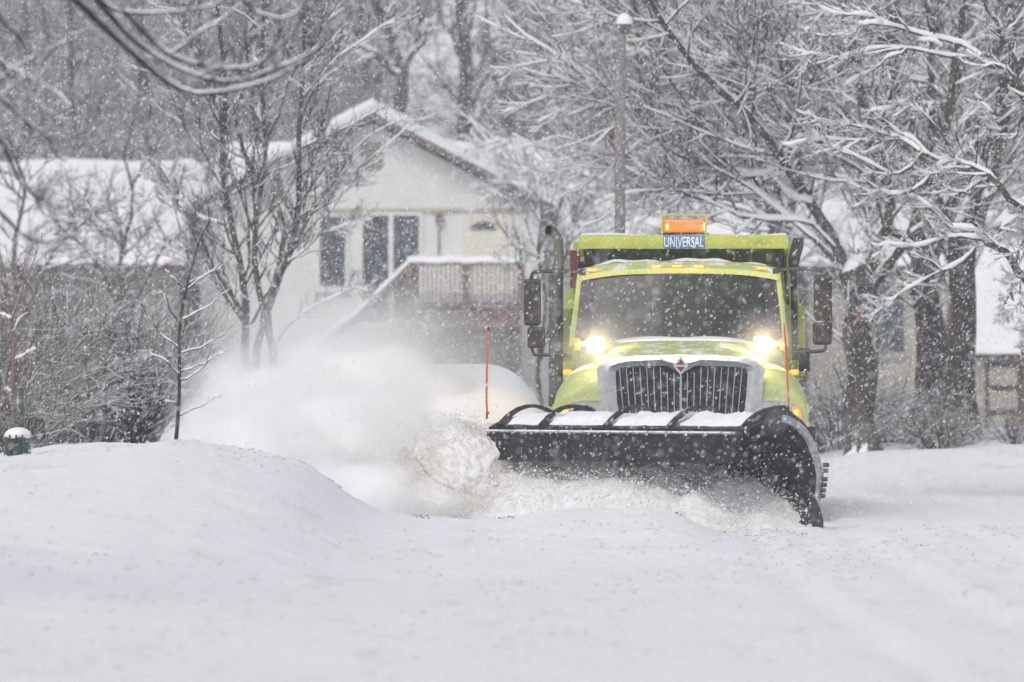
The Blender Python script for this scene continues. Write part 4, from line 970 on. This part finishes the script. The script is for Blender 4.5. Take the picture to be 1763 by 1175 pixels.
tree('shade_tree', 'rightmost trunk of the three with blown snow caught in its fork', 86,
     [([(1652,790),(1655,700),(1658,600),(1655,520),(1665,440),(1690,350),(1720,200),(1740,50),(1750,-50)], .25, .10), ([(1655,520),(1640,440),(1620,350),(1600,200),(1610,60),(1630,-40)], .11, .04)],
     [([(1690,350),(1740,300),(1800,270)], .06, .02), ([(1710,240),(1660,180),(1600,150),(1500,120)], .045, .012), ([(1720,180),(1780,120),(1830,80)], .05, .02), ([(1620,350),(1560,320),(1500,330),(1420,300)], .04, .012)],
     spec=S3, wig=S3W, base=W(1655, 760, 86), snow=1.5, leaves=160, bark='bark_dark', group='shade trees right of the truck')
tree('street_tree', 'tree beyond the right edge reaching thick snow covered limbs into the picture', 68,
     [([(1960,860),(1950,700),(1940,500),(1930,250),(1930,50),(1940,-120)], .22, .12), ([(1945,560),(1860,520),(1763,470),(1715,430),(1690,405)], .075, .035), ([(1935,420),(1850,390),(1763,350),(1700,310),(1640,275),(1585,262)], .06, .02), ([(1932,240),(1850,200),(1763,160),(1720,120),(1690,100)], .065, .03)],
     [([(1700,408),(1650,412),(1580,420),(1530,425),(1500,422)], .025, .008), ([(1700,415),(1650,450),(1600,480),(1550,505),(1500,545)], .018, .006), ([(1700,425),(1740,380),(1800,370)], .02, .01),
      ([(1640,275),(1560,330),(1500,335),(1470,370)], .018, .006), ([(1585,262),(1520,225),(1440,215),(1390,195)], .022, .006), ([(1600,268),(1570,240),(1510,240),(1400,245),(1350,250)], .02, .006), ([(1700,310),(1640,330),(1600,300),(1560,280)], .022, .008),
      ([(1690,100),(1640,75),(1560,48),(1500,45),(1460,55),(1402,62)], .028, .008), ([(1700,108),(1650,95),(1560,85),(1480,92),(1430,98),(1385,95)], .024, .006), ([(1560,50),(1500,30),(1430,20),(1360,5)], .015, .005),
      ([(1620,80),(1580,65),(1550,60)], .012, .005), ([(1763,160),(1740,90),(1710,30),(1690,-30)], .035, .015), ([(1560,85),(1500,120),(1450,150)], .014, .004), ([(1763,200),(1740,240),(1700,190),(1680,160)], .018, .006),
      ([(1763,470),(1740,500),(1720,560)], .014, .004), ([(1750,460),(1763,540),(1770,600)], .012, .004), ([(1860,520),(1800,560),(1763,600)], .02, .006), ([(1640,275),(1600,200),(1560,180),(1500,190)], .018, .005), ([(1590,262),(1530,300),(1420,240),(1395,230)], .02, .006),
      ([(1650,280),(1600,330),(1590,370),(1620,400)], .018, .006), ([(1690,405),(1640,390),(1590,350),(1560,330)], .024, .008)],
     spec=((18, .32, .007), (9, .46, .0045), (6, .44, .0033)), snow=1.0, leaves=120, caps_levels=2)
tree('street_tree', 'snow laden tree whose dense twigs fill the top right behind the lamp post', 100,
     [([(1360,800),(1352,600),(1340,420),(1300,250),(1250,80),(1220,-60)], .17, .08), ([(1340,420),(1390,300),(1430,150),(1440,-20)], .10, .05), ([(1320,330),(1240,270),(1150,180),(1080,60),(1040,-40)], .08, .03)],
     [([(1300,250),(1200,240),(1100,230),(980,180)], .04, .012), ([(1270,150),(1180,120),(1090,90),(960,100)], .04, .012), ([(1400,280),(1480,220),(1560,200)], .04, .012), ([(1240,270),(1160,290),(1080,330),(1000,330)], .04, .012), ([(1340,400),(1240,380),(1140,370),(1020,380)], .035, .01), ([(1330,380),(1200,340),(1080,318),(960,300),(880,300)], .035, .01), ([(1320,340),(1180,300),(1060,290),(920,250),(840,248)], .035, .01)],
     spec=((22, .46, .016), (11, .46, .009), (6, .42, .0065)), wig=.2, snow=1.4, leaves=200, group='shade trees right of the truck')
# 6 bare shrubs
def shrub(px, D, h, wdt, n, label, group, r=.011, twigs=(8, .5, .0055), bark='bark_brush', lean=0.0, snow=.05):
    x = (px-CX)/F*D; z = float(ground_z(np.array([x]), np.array([D]))[0])-.1
    root = empty('shrub', (x, D, z), label, 'shrub', group)
    n = int(n*1.5); a = RNG.uniform(0, 2*PI, n); s = RNG.random(n)**.6; K = 7
    P = np.zeros((n, K, 3)); P[:, 0] = np.array([x, D, z])+np.stack([np.cos(a)*.25*wdt*s, np.sin(a)*.25*wdt*s, 0*a], 1)
    d = np.stack([np.cos(a)*s*wdt/h*.8+lean, np.sin(a)*s*wdt/h*.8, 1+0*a], 1); hh = h*RNG.uniform(.6, 1.1, n)
    for k in range(1, K):
        d = d+RNG.normal(0, .12, (n, 3))+np.stack([np.cos(a)*.10*wdt/h, np.sin(a)*.10*wdt/h, -.06+0*a], 1); d /= np.linalg.norm(d, axis=1, keepdims=True)
        P[:, k] = P[:, k-1]+d*(hh/(K-1))[:, None]
    R = (r*RNG.uniform(.6, 1.4, n))[:, None]*np.linspace(1, .3, K)[None]
    v, f = tube_arrays(P, R, 5); mesh_obj('stem', v, f, M[bark], root)
    P2, R2 = grow(P, R, twigs[0], twigs[1], twigs[2], .04, .3); P3, R3 = grow(P2, R2, 4, .45, twigs[2]*.7, .03, .3, K=4)
    v1, f1 = tube_arrays(P2, R2, 4); v2, f2 = tube_arrays(P3, R3, 3); 
    mesh_obj('branches', np.concatenate([v1, v2]), np.concatenate([f1, f2+len(v1)]), M[bark], root)
    if snow:
        Q, q = snow_caps(P2, R2, snow); v, f = tube_arrays(Q, q, 4); mesh_obj('snow_cover', v, f, M['twig_snow'], root)
    return root
GS = 'bare shrubs in the yard on the left'
shrub(-40, 70, 2.4, 1.6, 60, 'bare shrub cut by the left edge behind the green bag', GS, lean=.3)
shrub(70, 72, 2.5, 1.5, 70, 'dense bare shrub arching up just right of the green post', GS, lean=.35)
shrub(165, 74, 2.3, 1.4, 60, 'bare shrub in the middle of the row below the left roof', GS, lean=.3)
shrub(245, 72, 1.9, .7, 70, 'dark narrow upright shrub left of the lone sapling', GS, bark='bark_dark', twigs=(8, .4, .006), snow=.3)
shrub(20, 64, 1.3, .9, 40, 'low brown shrub close behind the green bag', GS)
GR = 'bare shrubs under the trees at right'
shrub(1440, 84, 1.5, 1.3, 50, 'bare brown shrub between the truck and the forked trunk', GR, snow=.3, twigs=(7, .45, .006)); shrub(1545, 86, 1.5, 1.2, 60, 'bare shrub between the forked trunk and the thick trunk', GR, twigs=(7, .45, .006)); shrub(1620, 80, .9, .9, 45, 'low bare shrub at the foot of the thick trunk', GR)
shrub(1745, 82, .7, .5, 14, 'sparse low twigs in the snow before the garage door', GR); shrub(640, 100, 1.5, 1.4, 30, 'bare shrub at the foot of the deck stairs', None)
# 7 mass of undergrowth and twigs on the slope
def distant_wood():
    n = 62000; x = np.where(RNG.random(n) < .5, RNG.uniform(-20, 20, n), RNG.uniform(-34, 34, n)); y = RNG.uniform(140, 185, n)
    dens = np.interp(x, [-34, -6.6, -5, -3.8, -1.0, 1.2, 34], [1, 1, .9, .15, .10, .7, .8]); k = RNG.random(n) < dens; x, y = x[k], y[k]; n = len(x)
    z = hill_z(x, y)+RNG.uniform(0, 1, n)**.8*np.interp(x, [-34, -5, -3, 3, 34], [9, 8, 5, 8, 9])
    d = RNG.normal(0, 1, (n, 3))*np.array([1, .5, .45])+np.array([.0, 0, .15]); d /= np.linalg.norm(d, axis=1, keepdims=True)
    P = np.zeros((n, 4, 3)); P[:, 0] = np.stack([x, y, z], 1); ln = RNG.uniform(.8, 2.6, n)
    for q in range(1, 4):
        d = d+RNG.normal(0, .2, (n, 3)); d /= np.linalg.norm(d, axis=1, keepdims=True); P[:, q] = P[:, q-1]+d*(ln/3)[:, None]
    R = RNG.uniform(.010, .026, n)[:, None]*np.linspace(1, .4, 4)[None]
    P2, R2 = grow(P, R, 5, .5, .010, .03, .3, K=3)
    v1, f1 = tube_arrays(P, R, 4); v2, f2 = tube_arrays(P2, R2, 3)
    o = mesh_obj('distant_wood', np.concatenate([v1, v2]), np.concatenate([f1, f2+len(v1)]), M['bark_far']); tag(o, 'far wooded slope of dense snowy twigs behind the houses', 'wood', kind='stuff')
distant_wood()

# ------------------------------------------------------------------ houses
def roof_snow(V, F_, parent, name='snow_cover'):
    return mesh_obj(name, V, F_, M['roof_snow'], parent)
def slab_snow(c, n=(60, 24), th=.25, amp=.05, parent=None, name='snow_cover'):
    """rounded snow blanket over the quad c (eave left, eave right, ridge right, ridge left)"""
    c = np.array(c, float); a_, b_ = n; u = np.linspace(0, 1, a_)[:, None, None]; v = np.linspace(0, 1, b_)[None, :, None]
    P = (c[0]*(1-u)+c[1]*u)*(1-v)+(c[3]*(1-u)+c[2]*u)*v
    e = np.minimum(1, np.minimum(np.arange(a_), np.arange(a_)[::-1])/2.5)[:, None]*np.minimum(1, (np.arange(b_)+0.0)/2.0)[None]
    P[:, :, 2] += np.sqrt(e)*(th+amp*fbm(P[:, :, 0]*.8, P[:, :, 1]*.8+P[:, :, 2]))+.01
    P[:, 0, 1] -= .03
    m = MB(); m.grid(P); low = P[:, 0].copy(); low[:, 2] -= .05; m.grid(np.array([low, P[:, 0]])); return m.obj(name, M['roof_snow'], parent, smooth=True)
def PX(px, D): return (px-CX)/F*D
def PZ(py, D): return CZ-(py-HY)/F*D
HD = 120.0
house = empty('house', (PX(640, HD), HD, .4), 'white stucco house with a snowy gable and a red brown deck', 'house')
def H(mb, name, m, parent=None, smooth=False): return mb.obj(name, M[m], parent or house, smooth=smooth)
xl, xr, xa = PX(318, HD), PX(962, HD), PX(640, HD); ze, za = PZ(372, HD), PZ(205, HD)
m = MB(); m.prism([(PX(345, HD), .1), (PX(935, HD), .1), (PX(935, HD), ze+.1), (xa, za-.08), (PX(345, HD), ze+.1)], .25, 1, HD)
m.box((PX(345, HD), HD+.25, .1), (PX(345, HD)+.2, HD+9, ze)); m.box((PX(935, HD)-.2, HD+.25, .1), (PX(935, HD), HD+9, ze))
m.box((PX(300, HD), HD+2.0, .1), (PX(1330, HD), HD+2.25, ze-.1)); m.box((PX(1330, HD), HD+2.0, .1), (PX(1330, HD)+.2, HD+10, ze-.1)); H(m, 'wall', 'siding')
m = MB(); m.box((PX(520, HD), HD-.05, PZ(366, HD)), (PX(900, HD), HD-.002, PZ(360, HD))); H(m, 'trim', 'siding_tan')  # added thin board; its tan stands in for shade under the jutting wall
# gable roof, running back from the front wall
m = MB(); t = .14
for s in (-1, 1):
    xe = xl if s < 0 else xr
    m.prism([(xa, za), (xa, za+t), (xe, ze+t-.02), (xe, ze-.02)][::s], 9.5, 1, HD-.5)
gr = H(m, 'roof', 'trim_brown')
for s in (-1, 1):
    xe = xl if s < 0 else xr; P = []
    for u in np.linspace(0, 1, 40):
        row = []
        for y in np.linspace(HD-.58, HD+9, 20):
            h = .27*min(1, ((1-u)*14+.15))**.5*min(1, (y-HD+.62)*6)**.5
            x = xa+(xe-xa)*u*1.01; row.append((x, y, za+t+(ze-za)*u+h+.03*math.sin(u*9+y)))
        P.append(row)
    P = np.array(P); mm = MB(); mm.grid(P, s < 0); lo_ = P[:, 0].copy(); lo_[:, 2] -= .30; lo_[:, 2] = np.maximum(lo_[:, 2], za+t+(ze-za)*np.linspace(0, 1, 40)); lo_[:, 1] += .05
    mm.grid(np.array([P[:, 0], lo_]), s < 0); mm.obj('snow_cover', M['roof_snow'], gr, smooth=True)
# main roof across
rz, ez = PZ(266, 126), PZ(428, HD+.6)
m = MB(); x0_, x1_ = PX(352, 121), PX(1345, 121)
m.prism([(HD+.6, ez), (HD+6.2, rz), (HD+11, ez), (HD+11, ez-.12), (HD+6.2, rz-.12), (HD+.6, ez-.14)], x1_-x0_, 0, x0_); mr = H(m, 'roof', 'trim_brown')
slab_snow([(x0_, HD+.55, ez), (x1_, HD+.55, ez), (x1_, HD+6.2, rz), (x0_, HD+6.2, rz)], (90, 24), .28, .12, mr)
slab_snow([(x1_, HD+11.05, ez), (x0_, HD+11.05, ez), (x0_, HD+6.2, rz), (x1_, HD+6.2, rz)], (60, 16), .28, .08, mr)
# windows, door, vent, lantern
def window(x0, x1, y0, y1, panes=1, D=HD, parent=None, fr='trim_white', par=None):
    X0, X1, Z0, Z1 = PX(x0, D), PX(x1, D), PZ(y1, D), PZ(y0, D); m = MB(); b = .07
    m.box((X0, D-.06, Z0), (X0+b, D-.003, Z1)); m.box((X1-b, D-.06, Z0), (X1, D-.003, Z1)); m.box((X0+b, D-.06, Z1-b), (X1-b, D-.003, Z1)); m.box((X0+b, D-.06, Z0), (X1-b, D-.003, Z0+b))
    for k in range(1, panes): xx = X0+(X1-X0)*k/panes; m.box((xx-.05, D-.06, Z0+b), (xx+.05, D-.003, Z1-b))
    w_ = m.obj('window', M[fr], parent or house); MB().box((X0+b, D-.03, Z0+b), (X1-b, D-.006, Z1-b)).obj('pane', M['win'], w_); 
    MB().box((X0-.05, D-.12, Z0-.05), (X1+.05, D-.003, Z0-.004)).obj('sill', M[fr], w_); return w_
window(545, 600, 368, 500); window(619, 727, 366, 560, 2)
m = MB(); m.box((PX(620, HD), HD-.04, PZ(292, HD)), (PX(657, HD), HD-.003, PZ(245, HD)))
for k in range(7): m.box((PX(621, HD), HD-.06, PZ(290-k*6.5, HD)), (PX(656, HD), HD-.042, PZ(287-k*6.5, HD)))
H(m, 'gable_vent', 'siding_grey')
m = MB(); m.box((PX(797, HD), HD-.05, PZ(545, HD)), (PX(872, HD), HD-.003, PZ(368, HD))); dr = H(m, 'door', 'door_yellow')
m = MB(); cxx, czz = PX(831, HD), PZ(396, HD); m.prism([(cxx-.27, czz)]+[(cxx+.27*math.cos(a)*-1, czz+.17*math.sin(a)) for a in np.linspace(.1, PI-.1, 12)]+[(cxx+.27, czz)], .02, 1, HD-.075); m.obj('fanlight', M['win'], dr)
m = MB(); m.box((PX(750, HD), HD-.2, PZ(384, HD)), (PX(763, HD), HD-.003, PZ(369, HD)), .02); m.cyl((PX(756, HD), HD-.05, PZ(384, HD)), (PX(756, HD), HD-.05, PZ(440, HD)), .02, 6); H(m, 'wall_lantern', 'deck_dark')
m = MB(); m.box((PX(770, HD), HD-.04, .3), (PX(850, HD), HD-.003, PZ(560, HD))); H(m, 'basement_door', 'red_steel')
# deck with balustrade and stairs
DD = 116.0; dk = MB(); X0, X1 = PX(708, DD), PX(897, DD); zf, zr = PZ(535, DD), PZ(457, DD)
dk.box((X0, DD, zf-.36), (X1, HD-.06, zf)); 
deck = H(dk, 'deck', 'deck')
m = MB()
for xx in (X0, (X0+X1)/2, X1): m.box((xx-.09, DD-.02, zf-.05), (xx+.09, DD+.1, zr-.01)); 
m.box((X0-.05, DD-.05, zr), (X1+.05, DD+.12, zr+.06)); m.box((X0+.09, DD+.01, zf+.10), (X1-.09, DD+.06, zf+.17)); m.box((X1-.05, DD+.12, zr), (X1+.05, HD-.05, zr+.06))
m.obj('handrail', M['deck'], deck)
m = MB()
for k in range(22):
    xx = X0+.15+(X1-X0-.3)*k/21; m.box((xx-.02, DD+.015, zf+.17), (xx+.02, DD+.055, zr))
m.obj('balusters', M['deck'], deck)
for xx in (X0+.05, X1-.1):
    for yy in (DD+.1, HD-1): MB().box((xx-.08, yy, .1), (xx+.08, yy+.16, zf-.36)).obj('post', M['deck_dark'], deck)
m = MB(); m.box((X0-.3, HD-1.6, .1), (X1, HD-1.5, zf-.4)); m.obj('deck_shade', M['deck_dark'], deck)  # solid dark sheet standing in for the shade under the deck
P = [(x, DD+.035, zr+.09+.012*math.sin(x*9)) for x in np.linspace(X0-.08, X1+.06, 20)]; MB().tube(P, .095, 10).obj('snow_cover', M['roof_snow'], deck, smooth=True)
P = np.array([[(x, y, zf+.02+.38*min(1, (x-X0)*3+.3, (X1-x)*3+.3)*min(1, .2+(y-DD-.1)*1.5)+.05*math.sin(x*3)) for x in np.linspace(X0+.08, X1-.06, 24)] for y in np.linspace(DD+.1, HD-.1, 12)]); MB().grid(P).obj('snow_cover', M['roof_snow'], deck, smooth=True)
sx, sz = PX(500, DD), .55
stairs = MB(); stairs.prism([(X0, zf-.36), (X0, zf-.02), (sx, sz), (sx, sz-.35)], .08, 1, DD+.02); stairs.prism([(X0, zf-.36), (X0, zf-.02), (sx, sz), (sx, sz-.35)], .08, 1, DD+1.0)
ns = 13
for k in range(ns):
    a0_ = X0+(sx-X0)*k/ns; stairs.box((a0_+(sx-X0)/ns, DD+.1, zf+(sz-zf)*(k+1)/ns), (a0_, DD+1.0, zf+(sz-zf)*(k+1)/ns+.05))
st_ = stairs.obj('stairs', M['deck'], house)
rail = lambda yy: np.array([(X0, yy, zr+.03), (X0+(sx-X0)*.45, yy, zr-.02+(sz-zf)*.47), (sx-.3, yy, sz+.85)])
m = MB()
for yy in (DD+.06, DD+1.04): m.tube(rail(yy)-np.array([0, 0, .03]), .085, 6)
for k in range(26):
    u = (k+.5)/26; x = X0+(sx-X0)*u; zb = zf+(sz-zf)*u; m.box((x-.018, DD+.045, zb), (x+.018, DD+.075, zb+.86))
m.obj('stair_rail', M['deck'], st_)
MB().tube(rail(DD+.06)+np.array([0, 0, .085]), .055, 8).obj('snow_cover', M['roof_snow'], st_, smooth=True)
# low house at left
LD = 117.0; lh = empty('house', (PX(150, LD), LD, .4), 'low house under a broad snowy roof at far left behind the shrubs', 'house')
m = MB(); xL, xR = PX(-260, LD), PX(322, LD); ez, rz = PZ(452, LD), PZ(300, LD+7)
m.box((xL+.3, LD+.6, .1), (xR-.3, LD+.85, ez+.05)); m.box((xR-.5, LD+.85, .1), (xR-.3, LD+13, ez+.05)); m.prism([(LD+.6, ez), (LD+7, rz-.1), (LD+13, ez)], .2, 0, xR-.5); m.obj('wall', M['siding_grey'], lh)
m = MB(); m.prism([(LD, ez), (LD+7, rz), (LD+14, ez), (LD+14, ez-.14), (LD+7, rz-.14), (LD, ez-.2)], xR-xL, 0, xL); lr = m.obj('roof', M['trim_brown'], lh)
slab_snow([(xL, LD-.05, ez), (xR, LD-.05, ez), (xR, LD+7, rz), (xL, LD+7, rz)], (90, 26), .28, .14, lr)
window(60, 120, 500, 590, 2, LD+.6, lh); window(190, 240, 500, 590, 1, LD+.6, lh)
# small snow-covered gable between the two
# grey house behind the trunks and garage at right
GD = 124.0; gh = empty('house', (PX(1560, GD), GD, .4), 'pale grey house glimpsed between the trunks right of the truck', 'house')
m = MB(); xL, xR = PX(1392, GD), PX(1900, GD); ez, rz = PZ(455, GD), PZ(330, GD+6)
m.box((xL, GD+.4, .1), (xR, GD+.65, ez)); m.box((xL, GD+.65, .1), (xL+.2, GD+11, ez)); m.obj('wall', M['siding_tan'], gh)
m = MB(); m.prism([(GD, ez), (GD+6, rz), (GD+12, ez), (GD+12, ez-.14), (GD+6, rz-.14), (GD, ez-.2)], xR-xL+.6, 0, xL-.3); r_ = m.obj('roof', M['trim_brown'], gh)
slab_snow([(xL-.3, GD-.05, ez), (xR+.3, GD-.05, ez), (xR+.3, GD+6, rz), (xL-.3, GD+6, rz)], (60, 20), .25, .08, r_)
window(1503, 1562, 500, 612, 1, GD+.4, gh, 'siding_tan')
KD = 106.0; ga = empty('garage', (PX(1780, KD), KD, .4), 'tan garage with a panelled door under a snowy roof at the right edge', 'garage')
m = MB(); xL, xR = PX(1674, KD), PX(2060, KD); ez, rz = PZ(606, KD), PZ(435, KD+4)
m.box((xL+.25, KD+.3, .1), (xR, KD+.5, ez)); m.box((xL+.25, KD+.5, .1), (xL+.4, KD+8, ez)); m.obj('wall', M['siding_tan'], ga)
MB().box((xL, KD+.22, .1), (xL+.25, KD+.42, ez-.004)).obj('corner_post', M['siding_tan'], ga)
m = MB(); m.prism([(KD, ez), (KD+4, rz), (KD+8, ez), (KD+8, ez-.1), (KD+4, rz-.12), (KD, ez-.12)], xR-xL+.4, 0, xL+.02); r_ = m.obj('roof', M['trim_brown'], ga)
slab_snow([(xL, KD-.05, ez), (xR+.4, KD-.05, ez), (xR+.4, KD+4, rz), (xL, KD+4, rz)], (40, 24), .12, .10, r_)
dx0 = PX(1696, KD); dw = (PX(1757, KD)-dx0); m = MB(); m.box((dx0, KD+.24, .15), (dx0+dw*5+.1, KD+.297, PZ(624, KD))); gd = m.obj('door', M['deck_dark'], ga)
for c in range(5):
    for r2 in range(3):
        z1 = PZ(632+r2*42, KD); MB().box((dx0+.10+dw*c, KD+.20, z1-.34), (dx0+dw*(c+1)-.04, KD+.237, z1)).obj('door_panel', M['siding_tan'], gd)

# ------------------------------------------------------------------ street furniture
PD = 76.0; lp = empty('street_lamp', (PX(1066, PD), PD, .35), 'tall grey street lamp post with a cap of snow behind the truck', 'street lamp')
m = MB(); m.tube([(PX(1066, PD), PD, .2), (PX(1068, PD), PD, PZ(120, PD)), (PX(1071, PD), PD, PZ(52, PD))], [.075, .068, .058], 16); m.obj('pole', M['pole'], lp, smooth=True)
m = MB(); m.tube([(PX(1074, PD), PD, PZ(60, PD)), (PX(1075, PD), PD, PZ(44, PD))], [.07, .10], 14); m.cyl((PX(1075, PD), PD, PZ(46, PD)), (PX(1075, PD), PD, PZ(42, PD)), .115, 16); m.obj('lamp_head', M['pipe'], lp, smooth=False)
m = MB(); P = [[(PX(1075, PD)+.11*math.cos(a)*math.cos(e), PD+.11*math.sin(a)*math.cos(e), PZ(42, PD)+.15*math.sin(e)) for a in np.linspace(0, 2*PI, 20)] for e in np.linspace(0, PI/2, 8)]; m.grid(P); m.obj('snow_cover', M['roof_snow'], lp, smooth=True)
gx, gy = W(30, 0, 53)[0], 53.0; gz = float(ground_z(np.array([gx]), np.array([gy]))[0])
zb, zt = PZ(792, 53), PZ(745, 53)
bag = empty('watering_bag', (gx, gy, zb), 'dark green plastic bag topped with snow at the left edge', 'watering bag')
m = MB(); P = []
for t, r1 in ((0, .125), (.3, .13), (.7, .118), (1, .10)):
    P.append([(gx+r1*(1+.06*math.sin(5*a))*math.cos(a), gy+r1*math.sin(a)*.9, zb-.1+(zt-zb+.1)*t) for a in np.linspace(0, 2*PI, 25)])
m.grid(P); bb = m.obj('bag', M['green_bag'], bag, smooth=True)
m = MB(); 
for dx in (-.06, .0, .06): m.box((gx+dx-.008, gy-.135, zb), (gx+dx+.008, gy-.118, zt-.02))
m.obj('strap', M['black'], bag)
P = [[(gx+.125*math.cos(a)*math.cos(e)*(1+.1*math.sin(3*a)), gy+.12*math.sin(a)*math.cos(e), zt-.03+.07*math.sin(e)+.01*math.sin(4*a)) for a in np.linspace(0, 2*PI, 20)] for e in np.linspace(-.25, PI/2, 8)]; MB().grid(P).obj('snow_cover', M['twig_snow'], bag, smooth=True)
px_ = PX(37, 53.2); gp = MB().box((px_-.020, 53.18, PZ(800, 53.2)), (px_+.020, 53.22, PZ(668, 53.2)), .004); gpo = gp.obj('green_stake', M['green_post']); tag(gpo, 'thin green steel stake beside the snow topped bag', 'stake')

# ------------------------------------------------------------------ falling snow
n = 500000
P = np.stack([RNG.uniform(-12, 12, n), RNG.uniform(30, 112, n), RNG.uniform(.2, 8.5, n)], 1)
kk = P[:, 2] > ground_z(P[:, 0], P[:, 1])+.05
P = P[kk]; k2 = 2500; P = np.concatenate([P, np.stack([RNG.uniform(-4, 4, k2), RNG.uniform(9, 30, k2), RNG.uniform(.3, 4.5, k2)], 1)]); n = len(P); r = .0023+.0064*RNG.random(n)**3.6
st = np.ones((n, 3)); st[:, 2] = RNG.uniform(1.0, 2.2, n); rot = RNG.normal(.45, .35, n)
fm = mat('falling snowflake', (.9, .91, .93), .9, 0, .02, 5)
tag(octas('falling_snow', P, r, fm, st, rot), 'snowflakes falling through the whole street', 'snowfall', kind='stuff')
# ------------------------------------------------------------------ haze
hz = MB().box((-240, -70, -3), (240, 440, 60)); hm_ = bpy.data.materials.new('haze air'); hm_.use_nodes = True; nt = hm_.node_tree; nt.nodes.clear()
o_ = nt.nodes.new('ShaderNodeOutputMaterial'); pv = nt.nodes.new('ShaderNodeVolumePrincipled'); pv.inputs['Color'].default_value = (.94, .96, 1, 1); pv.inputs['Density'].default_value = .0011
nt.links.new(pv.outputs[0], o_.inputs['Volume'])
ho = hz.obj('haze', hm_); tag(ho, 'snowy air fading the far trees and houses', 'haze', kind='stuff')
